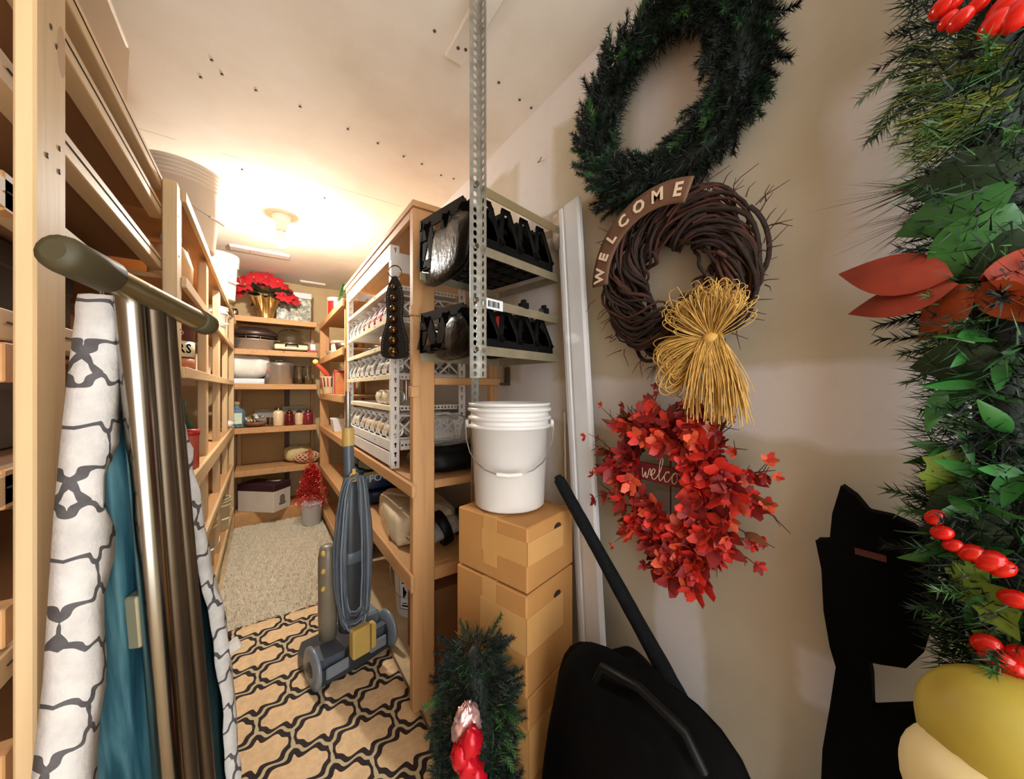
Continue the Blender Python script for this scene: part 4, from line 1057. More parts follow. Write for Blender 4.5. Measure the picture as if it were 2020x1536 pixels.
for i in range(62):                                    # twigs thrown outwards
    a = rnd.uniform(0,6.28); L = rnd.uniform(.07,.135)
    if R(70) < a < R(120): L *= .75
    p0 = ring_pt(rc, .140, a, rnd.uniform(-.02,.02)); sw = rnd.uniform(-.9,.9); rad = Vector((rnd.uniform(-.45,.15), math.cos(a+.25*sw), math.sin(a+.25*sw))); tn = Vector((0,-math.sin(a),math.cos(a)))
    pts = [p0 + rad*L*t_ + tn*(sw*.05*t_*t_) + Vector((-.01*math.sin(t_*6),rnd.uniform(-.003,.003),rnd.uniform(-.003,.003))) for t_ in (0,.25,.5,.75,1.0)]
    pts = [Vector((min(p.x,.985),p.y,p.z)) for p in pts]
    b = MB(); b.tube(pts, [.0024,.002,.0017,.0013,.0007], 5)
    for m_ in (2,3): b.tube([pts[m_], pts[m_]+tn*.018*rnd.choice((-1,1))+rad*.014], [.0012,.0006], 4)
    b.build('twig', m_twig, rw)
    for t_ in range(1,5):
        if rnd.random() < (.9 if t_ < 3 else .45):
            d = rad*.4+Vector((-1,rnd.uniform(-.6,.6),rnd.uniform(-.6,.6)))
            put(rnd.choice(bl), rw, aim(pts[t_]+Vector((-.006,rnd.uniform(-.01,.01),rnd.uniform(-.01,.01))), d, rnd.uniform(0,6), rnd.uniform(.55,1.0)*(1 if t_<3 else .7)), 'blossom'); cnt += 1
    if rnd.random()<.7: put(rnd.choice((lf,lf2)), rw, aim(pts[2], rad+tn*rnd.uniform(-1,1)+Vector((-.5,0,0)), rnd.uniform(0,6)), 'small_leaf')
for i in range(110):
    a = rnd.uniform(0,6.28); w_ = 1.0 if math.sin(a) < .3 or math.cos(a) < 0 else .8
    if rnd.random() > w_: continue
    p = ring_pt(rc, .135+rnd.uniform(-.045,.055), a, -rnd.uniform(.015,.055)); d = Vector((-1,rnd.uniform(-.8,.8),rnd.uniform(-.8,.8)))
    put(bl[rnd.choice((0,0,1,1,2,3,4))], rw, aim(p, d, rnd.uniform(0,6), rnd.uniform(.9,1.45)), 'blossom')
for i in range(26):                                    # heavy cluster hanging below
    p = rc + Vector((-rnd.uniform(.0,.05), rnd.uniform(-.075,.035)-.02, -.17-rnd.uniform(0,.10))); put(rnd.choice(bl), rw, aim(p, Vector((-1,rnd.uniform(-.6,.6),rnd.uniform(-.9,.5))), rnd.uniform(0,6), rnd.uniform(1.0,1.5)), 'blossom')
b = MB(); pc = rc + Vector((-.022,-.004,.012)); b.box(pc+Vector((-.004,-.095,-.026)), pc+Vector((.004,.095,.026))); sg = b.build('script_sign', M_plain('sign_wine', lin(110,34,36), .5), rw, bevel=.002)
b = MB(); b.tube([rc+Vector((0,.0,-.11)), rc+Vector((0,.0,.11))], .002, 5); b.build('sign_wire', m_twig, rw)
# cursive 'welcome' drawn as one thin raised line
strokes = {'w': [(0,.9),(.12,.2),(.25,0),(.4,.55),(.5,.05),(.65,.05),(.8,.9),(.95,.75)], 'e': [(0,.3),(.3,.5),(.45,.8),(.28,1.0),(.1,.6),(.2,.1),(.45,0),(.7,.3)],
 'l': [(0,.3),(.3,1.0),(.42,1.9),(.28,2.1),(.15,1.6),(.18,.4),(.35,0),(.6,.3)], 'c': [(0,.3),(.25,.8),(.5,1.0),(.55,.85),(.3,.95),(.12,.5),(.25,.05),(.5,.05),(.75,.4)],
 'o': [(0,.4),(.2,.85),(.4,1.0),(.15,.6),(.2,.1),(.45,.0),(.65,.4),(.5,.9),(.42,1.0),(.85,.85)], 'm': [(0,.8),(.1,.95),(.12,0),(.2,.7),(.35,1.0),(.42,.7),(.44,0),(.52,.7),(.68,1.0),(.76,.7),(.8,.1),(1.0,.2)]}
adv = {'w': .95, 'e': .7, 'l': .6, 'c': .75, 'o': .85, 'm': 1.0}; x0 = 0; line = []
for ch in 'welcome':
    line += [(x0+x_+.12*y_, y_) for x_, y_ in strokes[ch]]; x0 += adv[ch]
k_ = .030; xm = x0/2
pts = []
for i in range(len(line)-1):                           # smooth the strokes
    p0_, p1_, p2_, p3_ = [Vector((*line[max(0,min(len(line)-1,i+q))],0)) for q in (-1,0,1,2)]
    for t_ in (0,.25,.5,.75):
        pts.append(.5*((2*p1_)+(-p0_+p2_)*t_+(2*p0_-5*p1_+4*p2_-p3_)*t_*t_+(-p0_+3*p1_-3*p2_+p3_)*t_**3))
b = MB(); b.tube([pc+Vector((-.0052,-(p.x-xm)*k_-.004,(p.y-.55)*k_)) for p in pts], .00115, 5); b.build('lettering', m_letter, sg)

# ------------------------------------------------------------------ garland at the right edge
gx = .90
gl = thing('christmas_garland', 'thick green Christmas garland with red berries and rust bow hanging at the right edge', 'garland', (gx,.05,H))
path = [Vector((gx+.02,.015,H+1.20)), Vector((gx+.01,.03,H+.7)), Vector((gx,.02,H+.3)), Vector((gx,.01,H-.1)), Vector((gx,.0,H-.30)), Vector((gx,-.01,H-.42))]
b = MB(); b.tube(path, .03, 8); b.build('garland_core', m_pined, gl)
long1 = sprig_mesh('long_needles', m_pinel, .05, 70, .13, .0011, .55, 21); long2 = sprig_mesh('long_needles', m_pineb, .05, 60, .11, .0011, .7, 22); long3 = sprig_mesh('long_needles', m_twig, .03, 26, .13, .0009, .5, 23)
sg_ = [sprig_mesh('pine_sprig', m, .09, 80, .022, .0012, 1.0, 30+i) for i, m in enumerate((m_pine, m_pined, m_pineb, M_plain('frosted_needles', lin(96,118,92), .6, 0, .3, 30)))]
def gp(t):
    k = t*(len(path)-1); i = min(int(k),len(path)-2); return path[i].lerp(path[i+1], k-i)
rnd = random.Random(9)
def gg_():
    t_ = random.random(); a = random.uniform(R(70),R(300)); d = Vector((math.cos(a),-math.sin(a),random.uniform(-.6,.6))); return gp(t_)+d*random.uniform(.02,.085), d+rv3(.9)
fill(gl, m_pined, gg_, 7000, .035, .0016); fill(gl, m_pine, gg_, 4500, .035, .0014); fill(gl, m_pineb, gg_, 1800, .034, .0013)
for i in range(150):
    t_ = rnd.random(); a = rnd.uniform(R(95),R(280)); d = Vector((math.cos(a), -math.sin(a)*1.1, rnd.uniform(-.7,.5)))
    put(sg_[rnd.choice((0,0,1,1,2))], gl, aim(gp(t_)+d*.02, d, rnd.uniform(0,6), rnd.uniform(.8,1.3)), 'pine_sprig')
for px_, py_, tx, ty, me, s_ in [(1835,110,1720,265,sg_[3],1.5),(1825,90,1735,165,sg_[3],1.1),(1840,130,1760,230,sg_[0],1.3),(1850,150,1790,240,sg_[3],1.2)]:
    p, q = P(px_,py_,X=gx-.01), P(tx,ty,X=gx-.02); put(me, gl, aim(p, q-p, 0, s_), 'pine_sprig')
for px_, py_, tx, ty, me, s_ in [(2015,150,1830,250,long1,1.1),(2010,110,1880,140,long1,1.0),(2015,180,1850,270,long1,1.0),(2010,210,1830,230,long1,.9),(1990,130,1850,190,long2,1.0),(2015,90,1900,110,long1,.9),(2000,230,1800,300,long2,1.0),(1850,360,1680,400,long3,1.0),(1870,400,1700,480,long3,1.0),(1900,310,1840,350,long2,.9),(1960,620,1820,690,long1,.7),(1990,760,1840,790,long2,.8),(1960,850,1850,830,long2,.8),(1990,900,1880,1000,long2,.7)]:
    p, q = P(px_,py_,X=gx-.035), P(tx,ty,X=gx-.03); put(me, gl, aim(p, q-p, 0, s_), 'long_needles')
L1 = leaf_mesh('large_leaf', m_leaf, .12, .040, .2, 0); L2 = leaf_mesh('large_leaf', m_leafl, .10, .030, .25, 3); L3 = leaf_mesh('large_leaf', m_leafd, .11, .04, .3, 0); L4 = leaf_mesh('small_leaf', m_leaf, .06, .009, .25)
for px_, py_, tx, ty, me, s_ in [(2010,360,1850,420,L1,1.0),(2000,400,1880,540,L1,1.1),(1960,410,1890,560,L2,1.1),(2015,330,1900,350,L3,1.0),(2010,450,1930,540,L3,1),(1900,880,1845,1000,L2,.9),(2000,920,1990,1010,L1,.6),(1900,1130,1960,1190,L2,.8),(1940,1090,1890,1170,L2,.7),(1990,1230,1960,1300,L2,.8),(2010,1180,1930,1250,L1,.7),(2000,1060,1900,1060,L3,.8),(1980,700,1860,720,L3,.8),(1990,980,1900,1010,L3,.9),(2000,1330,1900,1345,L2,.7)]:
    p, q = P(px_,py_,X=gx-.06), P(tx,ty,X=gx-.065); put(me, gl, aim(p, q-p, rnd.uniform(1.2,1.9), s_), 'large_leaf')
for i in range(46):
    p = P(rnd.uniform(1850,2025), rnd.uniform(640,1100), X=gx-rnd.uniform(.03,.07)); put(L4, gl, aim(p, Vector((-.3,rnd.uniform(-.4,1),rnd.uniform(-1,.4))), rnd.uniform(0,6), rnd.uniform(.7,1.2)), 'small_leaf')
bm_ = berry_mesh('berry', m_berry, .013, 1.3)
for px_, py_, s_ in [(1862,12,1.0),(1895,38,.9),(1880,5,.8),(1870,40,.7),(1985,15,1.2),(1965,45,1.1),(2008,28,1.2),(1930,8,.8),(1845,1020,.8),(1858,1050,.8),(1880,1075,.7),(1915,1090,.9),(1950,1105,1.1),(1975,1120,.9),(2000,1180,.9),(1945,1270,1.0),(1965,1295,1.1),(1990,1315,1.0),(2012,1290,.9)]:
    p = P(px_,py_,X=gx-.085); put(bm_, gl, aim(p, Vector((-.3,-.6,rnd.uniform(.2,.8))), 0, s_), 'berry')
bow = [leaf_mesh('bow_loop', m_rust, .15, .036, .2), leaf_mesh('bow_loop', M_plain('rust_orange', lin(176,78,34), .6, 0, .3, 12), .13, .04, .35)]
for px_, py_, tx, ty, k, s_, ro in [(1880,545,1690,530,0,1.0,1.85),(1890,560,1735,590,0,.9,2.0),(1930,552,2040,500,0,.55,2.2),(1925,560,2040,610,1,.6,2.3),(1950,560,2040,560,0,.55,1.2),(1920,560,1850,610,1,.8,1.7),(1940,540,1990,590,1,.9,.8)]:
    p, q = P(px_,py_,X=gx-.075), P(tx,ty,X=gx-.06); put(bow[k], gl, aim(p, q-p, ro, s_), 'bow_loop')

# ------------------------------------------------------------------ bushy pine bundle in front of the broad post
tc_ = Vector((.492,.885,0))
tr = thing('pine_bundle', 'bushy dark green artificial pine bundle with pink foil and red ribbon before the broad post', 'pine bundle', tc_)
b = MB(); b.lathe([(.04,.02),(.065,.10),(.07,.35),(.065,.50),(.04,.60),(.01,.65)], Matrix.Translation(tc_), 14); b.build('bundle_core', m_pined, tr)
def gb_():
    a = random.uniform(0,6.283); z = random.uniform(.05,.66); r0 = .10*(1-.55*max(0,(z-.5)/.16)); d = Vector((math.cos(a),math.sin(a),.3)); return tc_+Vector((math.cos(a)*r0,math.sin(a)*r0,z))+rv3(.012), d+rv3(.9)
fill(tr, m_pined, gb_, 8000, .030, .0014); fill(tr, m_pine, gb_, 3500, .028, .0012); fill(tr, m_pineb, gb_, 500, .026, .001)
ts = [sprig_mesh('pine_sprig', m, .075, 110, .022, .0013, 1.1, 40+i) for i, m in enumerate((m_pined,m_pine,m_pineb,m_pined))]
for i in range(240):
    z = rnd.uniform(.06,.66)**.95; a = rnd.uniform(0,6.28); r0 = .088*(1-.5*max(0,(z-.5)/.18))
    d = Vector((math.cos(a), math.sin(a), rnd.uniform(-.9,.5)+ (0.6 if z>.6 else 0)))
    put(ts[rnd.choice((0,0,1,1,3,2 if .25<z<.55 else 0))], tr, aim(tc_+Vector((math.cos(a)*r0,math.sin(a)*r0,z)), d, rnd.uniform(0,6), rnd.uniform(.6,.95)), 'pine_sprig')
fo = P(918,1440,d=.86)
b = MB(); b.ball(fo+Vector((.004,0,.0)), (.036,.026,.062), 34, 26, jit=.13)
b.build('pink_foil', M_plain('pink_foil', lin(214,168,160), .2, .5, .25, 40), tr)
rb = P(925,1500,d=.83)
for k in range(4):
    o_ = Vector((.016*math.cos(k*1.7)*cY,-.016*math.cos(k*1.7)*sY,.028*(k-1.5))); b = MB(); b.ball(rb+o_, (.026,.022,.034), 18, 12, jit=.16); b.build('ribbon_fold', M_plain('red_foil', lin(196,20,36), .25, .3, .2, 30), tr)
# ------------------------------------------------------------------ goods on the back shelving
def on(px_, Y, z, dx=0):
    p = P(px_, 700, Y=Y); return Vector((p.x+dx, Y, H+z))
SZ = [.742,.409,.057,-.388,-.818,-1.243]
# poinsettia
pp = on(524,4.60,SZ[0])
t = thing('poinsettia', 'red poinsettia in a crumpled gold foil pot on top of the back shelving', 'poinsettia', pp)
b = MB(); rr = random.Random(2)
def pot(u, v):
    a = u*2*math.pi; r = (.065+.06*v**1.6)*(1+.10*math.sin(a*9+v*3)*v+.05*math.sin(a*17)*v); return (pp.x+r*math.cos(a), pp.y+r*math.sin(a), pp.z+.22*v+.012*math.sin(a*9)*v)
b.grid(pot, 72, 8); b.build('foil_pot', m_goldfoil, t)
pl = [leaf_mesh('red_bract', m_poin, .105, .036, .2), leaf_mesh('red_bract', M_plain('poinsettia_deep', lin(170,26,38), .5, 0, .2, 30), .10, .034, .3)]
gl_ = leaf_mesh('green_leaf', m_leafd, .15, .045, .3); ybud = berry_mesh('flower_centre', m_yellow, .008)
for fx, fy, fz in [(-.20,-.05,.36),(-.10,-.09,.40),(.0,-.05,.43),(.10,-.10,.39),(.19,-.06,.31),(-.24,.02,.27),(.25,-.02,.25),(.12,-.14,.31),(-.05,.06,.42),(.15,.05,.38),(-.17,-.12,.31),(.17,-.14,.25)]:
    c = pp+Vector((fx,fy,fz)); out = Vector((fx*1.5,-1.0,.55)).normalized()
    for k in range(9):
        a = k*2*math.pi/9+rr.random()*.4; u1 = out.orthogonal().normalized(); u2 = out.cross(u1); d = u1*math.cos(a)+u2*math.sin(a)+out*.25
        put(pl[k%2 if rr.random()<.4 else 0], t, frame(c, d.cross(out), -out, d) @ Matrix.Scale(rr.uniform(.75,1.0),4), 'red_bract')
    put(ybud, t, Matrix.Translation(c+out*.015), 'flower_centre')
for k in range(24):
    a = k*2*math.pi/24; d = Vector((math.cos(a), -.45+.6*math.sin(a), rr.uniform(-.55,.15))); put(gl_, t, aim(pp+Vector((math.cos(a)*.09,math.sin(a)*.05-.06,.26)), d, rr.uniform(-.5,.5), rr.uniform(.9,1.2)), 'green_leaf')
b = MB()
for fx in (-.15,-.05,.05,.15): b.tube([pp+Vector((0,0,.2)), pp+Vector((fx*.5,-.02,.28)), pp+Vector((fx,-.05,.36))], .004, 5)
b.build('stems', m_leafd, t)
def goods(name, label, cat, shapes, group=None):
    """shapes: list of (partname, material, MB, bevel); the first is the thing itself"""
    n, m, b, bv = shapes[0]; o = tag(b.build(name, m, bevel=bv), label, cat, group)
    for n, m, b, bv in shapes[1:]: b.build(n, m, o, bevel=bv)
    return o
q = on(580,4.74,SZ[0]); b = MB().box(q+Vector((-.17,-.03,0)), q+Vector((.17,.03,.30)))
l = MB().box(q+Vector((-.174,-.034,.30)), q+Vector((.174,.034,.365)))
goods('patterned_box', 'silvery patterned gift box with white lid standing behind the poinsettia', 'box', [('',m_silver,b,.004),('lid',m_vinyl,l,.004)])
q = on(462,4.56,SZ[0]); b = MB().lathe([(.028,0),(.032,.005),(.034,.05),(.026,.075),(0,.08)], TR(q), 16)
goods('silver_jar', 'small shiny round jar at the left end of the top back shelf', 'jar', [('',m_chrome,b,0)])
# oval roaster with dark lid and wire rack
q = on(500,4.62,SZ[1])
S = Matrix.Translation(q) @ Matrix.Diagonal((1.35,.85,1,1))
t = thing('roasting_pan', 'large oval steel roaster with dark lid on the second back shelf', 'pan', q)
MB().lathe([(.12,0),(.135,.01),(.145,.10),(.160,.105),(.160,.112),(.140,.112),(.13,.02)], S, 32).build('pan_body', m_steel, t)
MB().lathe([(.150,.150),(.165,.158),(.150,.20),(.10,.235),(0,.245)], S, 32).build('lid', M_plain('dark_lid', lin(74,56,50), .3, .4, .1, 6), t)
b = MB(); b.tube([q+Vector((.20*math.cos(a),-.135+.0*math.sin(a),.135)) if 0 else q+Vector((.215*math.cos(a),.14*math.sin(a),.138)) for a in [k*2*math.pi/24 for k in range(24)]], .005, 6, closed=True)
for x in (-.06,.06): b.tube([q+Vector((x,-.137,.138)), q+Vector((x,-.145,.10))], .004, 6)
b.build('wire_rack', m_chrome, t)
q = on(577,4.62,SZ[1])
t = thing('electric_skillet', 'cream electric skillet with black handles and a clear domed lid on the second back shelf', 'skillet', q)
b = MB(); b.box(q+Vector((-.17,-.13,.02)), q+Vector((.14,.13,.075))); b.build('skillet_base', m_cream, t, bevel=.015, seg=3)
for x,y in ((-.13,-.10),(.10,-.10),(-.13,.10),(.10,.10)): MB().box(q+Vector((x,y,0)), q+Vector((x+.03,y+.02,.025))).build('foot', m_black, t)
b = MB(); b.tube([q+Vector((-.07,-.135,.055)), q+Vector((-.065,-.16,.075)), q+Vector((.035,-.16,.075)), q+Vector((.04,-.135,.055))], .009, 8); b.build('front_handle', m_black, t)
S = Matrix.Translation(q+Vector((-.015,0,.075))) @ Matrix.Diagonal((1.2,.9,1,1))
MB().lathe([(.135,.02),(.13,.06),(.11,.12),(.07,.165),(0,.185)], S, 28).build('glass_dome', m_glass, t, solid=.003)
MB().lathe([(.14,.0),(.142,.02),(.130,.024)], S, 28).build('rim', m_chrome, t)
q = on(617,4.56,SZ[1]); goods('white_carton', 'tiny white carton at the right end of the second back shelf', 'carton', [('',m_vinyl,MB().box(q+Vector((-.025,-.02,.028)), q+Vector((.025,.02,.10))),.002)])
goods('red_tin', 'flat red tin under the tiny white carton', 'tin', [('',m_red,MB().box(q+Vector((-.06,-.04,0)), q+Vector((.05,.05,.027))),.004)])
# third shelf
q = on(492,4.64,SZ[2])
def bagsurf(c, sx_, sy_, sz_, seed, nu=28, nv=14):
    r = random.Random(seed); ph = [r.uniform(0,6) for _ in range(6)]
    def f(u, v):
        a = u*2*math.pi; th = math.pi*v; k = 1+.06*math.sin(a*3+ph[0]+v*5)+.04*math.sin(a*7+ph[1])+.03*math.sin(v*17+ph[2]+a*2)
        e = lambda x, p=.7: math.copysign(abs(x)**p, x)
        return (c.x+sx_*e(math.sin(th)*math.cos(a))*k, c.y+sy_*e(math.sin(th)*math.sin(a))*k, c.z+sz_*(1+e(math.cos(th)))*(k if v<.8 else 1))
    return f
t = thing('white_bag', 'plump white plastic bag lying on a white tray on the third back shelf', 'bag', q)
b = MB(); b.grid(bagsurf(q+Vector((-.02,0,.06)), .20,.13,.125, 3), 28, 14); b.build('bag_body', M_plain('white_film', lin(226,220,206), .45, 0, .08, 14, .5, 24), t, sub=1)
b = MB(); b.ball(q+Vector((.20,-.10,.14)), (.05,.03,.045), 12, 8); b.build('red_print', M_plain('pinkred', lin(206,96,86), .5), t)
b = MB(); b.box(q+Vector((-.23,-.16,0)), q+Vector((.13,.16,.012))); b.box(q+Vector((-.23,-.16,.012)), q+Vector((.13,-.15,.055))); b.box(q+Vector((.12,-.15,.012)), q+Vector((.13,.16,.055)))
goods('white_tray', 'white plastic tray under the plump white bag', 'tray', [('',m_vinyl,b,.006)])
q = on(551,4.62,SZ[2])
t = thing('stock_pot', 'tall steel stock pot with lid on the third back shelf', 'pot', q)
MB().lathe([(.12,0),(.135,.006),(.137,.20),(.145,.204),(.140,.212),(.13,.21)], TR(q), 36).build('pot_body', m_steel, t)
MB().lathe([(.142,.213),(.145,.220),(.10,.236),(.03,.242),(0,.243)], TR(q), 36).build('lid', m_steel, t)
b = MB(); b.tube([q+Vector((-.03,0,.242)), q+Vector((-.025,0,.262)), q+Vector((.025,0,.262)), q+Vector((.03,0,.242))], .006, 8); b.build('lid_handle', m_chrome, t)
for k,(px_,lab) in enumerate(((590,'empty clear glass jar beside the stock pot'),(607,'empty clear glass jar at the right end of the third back shelf'))):
    q = on(px_,4.60,SZ[2]); b = MB().lathe([(.05,0),(.056,.006),(.056,.16),(.044,.18),(.044,.20),(.041,.20),(.041,.18),(.052,.158),(.052,.010),(0,.008)], TR(q), 24)
    goods('glass_jar', lab, 'jar', [('',m_glass,b,0)])
# fourth shelf
q = on(467,4.58,SZ[3])
t = thing('blue_bottle', 'clear blue square bottle with cork and pale label on the fourth back shelf', 'bottle', q)
MB().lathe([(.06,0),(.072,.008),(.072,.16),(.06,.185),(.028,.20),(.026,.225),(.030,.23)], TR(q), 8, ).build('bottle_body', M_plain('blue_glass', lin(96,124,136), .12, 0, .12, 12), t, bevel=.004)
MB().lathe([(.024,.225),(.026,.25),(.018,.262),(0,.264)], TR(q), 14).build('cork', M_plain('cork', lin(170,140,100), .8), t)
MB().box(q+Vector((-.045,-.0735,.04)), q+Vector((.045,-.070,.15))).build('pale_label', M_plain('label_mint', lin(206,220,196), .6, 0, .1, 30), t)
q = on(504,4.60,SZ[3])
t = thing('foil_sweets', 'dish of silvery wrapped sweets and bows on the fourth back shelf', 'dish', q)
MB().lathe([(.05,0),(.09,.02),(.12,.05),(.117,.05),(.085,.022),(0,.010)], TR(q), 24).build('dish', M_plain('brown_dish', lin(140,96,70), .4), t)
r_ = random.Random(8)
for k in range(14):
    b = MB(); c = q+Vector((r_.uniform(-.10,.08),r_.uniform(-.06,.06),.045+r_.uniform(0,.07))); b.ball(c, (.022,.018,.016), 7, 5, jit=.3); d = Vector((r_.uniform(-1,1),-.3,r_.uniform(-.2,1))).normalized()*.04
    b.add([c, c+d+Vector((.012,0,.008)), c+d-Vector((.012,0,-.008))], [(0,1,2)]); b.build('wrapped_sweet', (m_silver,m_goldfoil,m_white)[k%3], t)
q = on(522,4.78,SZ[3]); b = MB(); b.box(Vector((-.09,-.004,0)), Vector((.09,.004,.17)), Matrix.Translation(q) @ Matrix.Rotation(R(-10),4,'X'))
goods('grey_card', 'grey card propped behind the dish of sweets', 'card', [('',M_plain('grey_card', lin(150,140,128), .7),b,.001)])
q = on(533,4.56,SZ[3]); goods('small_glass', 'small empty tumbler between the sweets and the cream jar', 'glass', [('',m_glass,MB().lathe([(.028,0),(.034,.09),(.031,.09),(.026,.006),(0,.005)], TR(q), 18),0)])
def jar(px_, h, r, body, cap, lab, ):
    q = on(px_,4.57,SZ[3]); t = thing('preserve_jar', lab, 'jar', q)
    MB().lathe([(r*.9,0),(r,.006),(r,h*.68),(r*.7,h*.78),(r*.62,h*.80)], TR(q), 22).build('jar_body', body, t)
    MB().lathe([(r*.66,h*.80),(r*.68,h*.88),(r*.3,h*.90),(r*.34,h*.97),(0,h)], TR(q), 18).build('stopper', cap, t); return t
jar(549,.205,.050,M_plain('cream_filling', lin(232,204,160), .3), m_chrome, 'jar of cream coloured mix with silver top on the fourth back shelf')
t = jar(571,.165,.047,m_redglass, m_brass, 'dark red jam jar with gold lid left of the cream and red jar')
t = jar(590,.165,.040,M_plain('cream_red', lin(224,190,150), .3), m_brass, 'small jar with cream lower half and red neck, between two red jars')
jar(608,.170,.052,M_plain('wine_glass', lin(120,40,48), .15, 0, .4, 40), m_chrome, 'faceted wine red jar at the right end of the fourth back shelf')
q = on(581,4.80,SZ[3]+.11); b = MB().box(q+Vector((-.115,-.006,-.108)), q+Vector((.115,.006,.085))); p1 = MB().box(q+Vector((-.10,-.009,-.09)), q+Vector((.10,-.006,.07)))
o = goods('framed_picture', 'framed grey picture leaning behind the row of jars', 'picture', [('',M_plain('taupe_frame', lin(170,154,130), .5),b,.003),('print',M_plain('grey_print', lin(150,142,124), .6, 0, .25, 18),p1,0)])
# fifth and sixth shelves
q = on(606,4.60,SZ[4])
t = thing('woven_basket', 'round woven pumpkin basket of pale pink wicker on the fifth back shelf', 'basket', q)
for k in range(14):
    a0_ = k*2*math.pi/14; pts = []
    for i in range(9):
        u = i/8; pts.append(q+Vector(((.045+.075*math.sin(math.pi*(.12+u*.76)))*math.cos(a0_+u*1.1)*1.05, (.045+.075*math.sin(math.pi*(.12+u*.76)))*math.sin(a0_+u*1.1), .008+.105*u)))
    for sgn in (1,-1):
        pp_ = [Vector((p.x if sgn>0 else 2*q.x-p.x, p.y, p.z)) for p in pts]; b = MB(); b.tube(pp_, .006, 5); b.build('wicker_strand', M_plain('wicker', lin(222,176,138), .6, 0, .1, 20), t)
MB().lathe([(.05,0),(.100,.03),(.105,.06),(.08,.10),(.03,.112),(0,.113)], TR(q), 20).build('painted_shade_core', M_plain('wicker_shadow', lin(170,110,80), .8), t)  # inner body in darker wicker, painting the shade between the strands
b = MB(); b.tube([q+Vector((-.03,-.03,.112)), q+Vector((-.01,-.04,.128)), q+Vector((.02,-.03,.125)), q+Vector((.035,-.02,.112))], .005, 6); b.build('stem_bow', m_dsteel, t)
q = on(588,4.74,SZ[4]); b = MB(); b.grid(bagsurf(q, .14,.09,.085, 6), 22, 12)
goods('cream_bag', 'soft cream bag slumped behind the woven basket', 'bag', [('',M_plain('cream_cloth', lin(206,184,128), .7, 0, .1, 10),b,0)])
bo = P(573,1010,Z=H-1.243); d1 = Vector((-.75,.66,0)).normalized(); d2 = Vector((.66,.75,0)).normalized(); d2 = (d2-d1*d2.dot(d1)).normalized()
bo = Vector((P(573,1000,Y=4.47).x, 4.475, H-1.243)); L1_, L2_, hb_ = .23, .40, .235
t = thing('appliance_box', 'white appliance box with dark purple lid and grey pictures on the lowest back shelf', 'box', M=frame(bo, d1, d2*-1, (0,0,1)) if d1.cross(d2*-1).z>0 else frame(bo, d2, d1, (0,0,1)))
Mb = wm(t); aL, bL = (L2_, L1_)
b = MB(); b.box((0,0,0),(aL,bL,hb_)); b.build('carton', M_plain('white_card', lin(222,206,188), .6, 0, .05, 8), t, local=True, bevel=.003)
b = MB(); b.box((-.003,-.003,hb_-.025),(aL+.003,bL+.003,hb_+.045)); ld = b.build('purple_lid', M_plain('dark_purple', lin(64,36,40), .35, 0, .2, 8), t, local=True, bevel=.004)
b = MB(); b.box((.08,.03,hb_+.0455),(.22,.08,hb_+.047)); b.build('white_flash', m_vinyl, ld, local=True)
m_pic = M_plain('appliance_print', lin(120,112,100), .6, 0, .35, 60)
b = MB(); b.lathe([(.032,0),(.05,.012),(.052,.02),(.036,.025),(.034,.085),(.02,.10),(0,.102)], Matrix.Translation((.235,-.0005,.055)) @ Matrix.Diagonal((1,.02,1,1)), 20); b.build('printed_picture', m_pic, t, local=True)
b = MB(); b.lathe([(.032,0),(.05,.012),(.052,.02),(.036,.025),(.034,.085),(.02,.10),(0,.102)], Matrix.Translation((-.0005,.115,.055)) @ Matrix.Diagonal((.02,1,1,1)), 20); b.build('printed_picture', m_pic, t, local=True)
b = MB()
for k in range(5): b.box((.05,-.0008,.10+k*.018),(.15-.01*(k%2),0,.106+k*.018))
tag(b.build('printed_lines', M_plain('pale_print', lin(178,166,152), .6), t, local=True), kind='stuff')
# red tinsel in a white pot on the carpet
q = P(646,1020,Z=.03)
q = Vector((.405,4.13,.02))
t = thing('tinsel_tree', 'small red tinsel bush in a white pot at the end of the carpet', 'tinsel bush', q)
MB().lathe([(.075,0),(.085,.01),(.095,.20),(.10,.205),(.10,.215),(.09,.215)], TR(q), 24).build('pot', m_vinyl, t)
b = MB(); r_ = random.Random(12)
for k in range(4600):
    a = r_.uniform(0,6.28); z = r_.random(); rad = .17*(1-z)**.6*math.sqrt(r_.random())+.01; c = q+Vector((rad*math.cos(a),rad*math.sin(a),.20+.40*z)); d = Vector((r_.uniform(-1,1),r_.uniform(-1,1),r_.uniform(-1,1))).normalized()*.022; s_ = d.orthogonal().normalized()*.002
    b.add([c-s_,c+s_,c+d],[(0,1,2)])
tag(b.build('tinsel', m_tins, t), kind='stuff')
b = MB()
for k in range(700):
    a = r_.uniform(0,6.28); z = r_.random(); rad = .055*(1-z*.6)*r_.random(); c = q+Vector((rad*math.cos(a)-.02,rad*math.sin(a),.56+.20*z)); d = Vector((r_.uniform(-1,1),r_.uniform(-1,1),r_.uniform(-1,1))).normalized()*.02; s_ = d.orthogonal().normalized()*.002
    b.add([c-s_,c+s_,c+d],[(0,1,2)])
tag(b.build('orange_tinsel', M_plain('orange_tinsel', lin(206,110,70), .3, .3, .3, 60), t), kind='stuff')

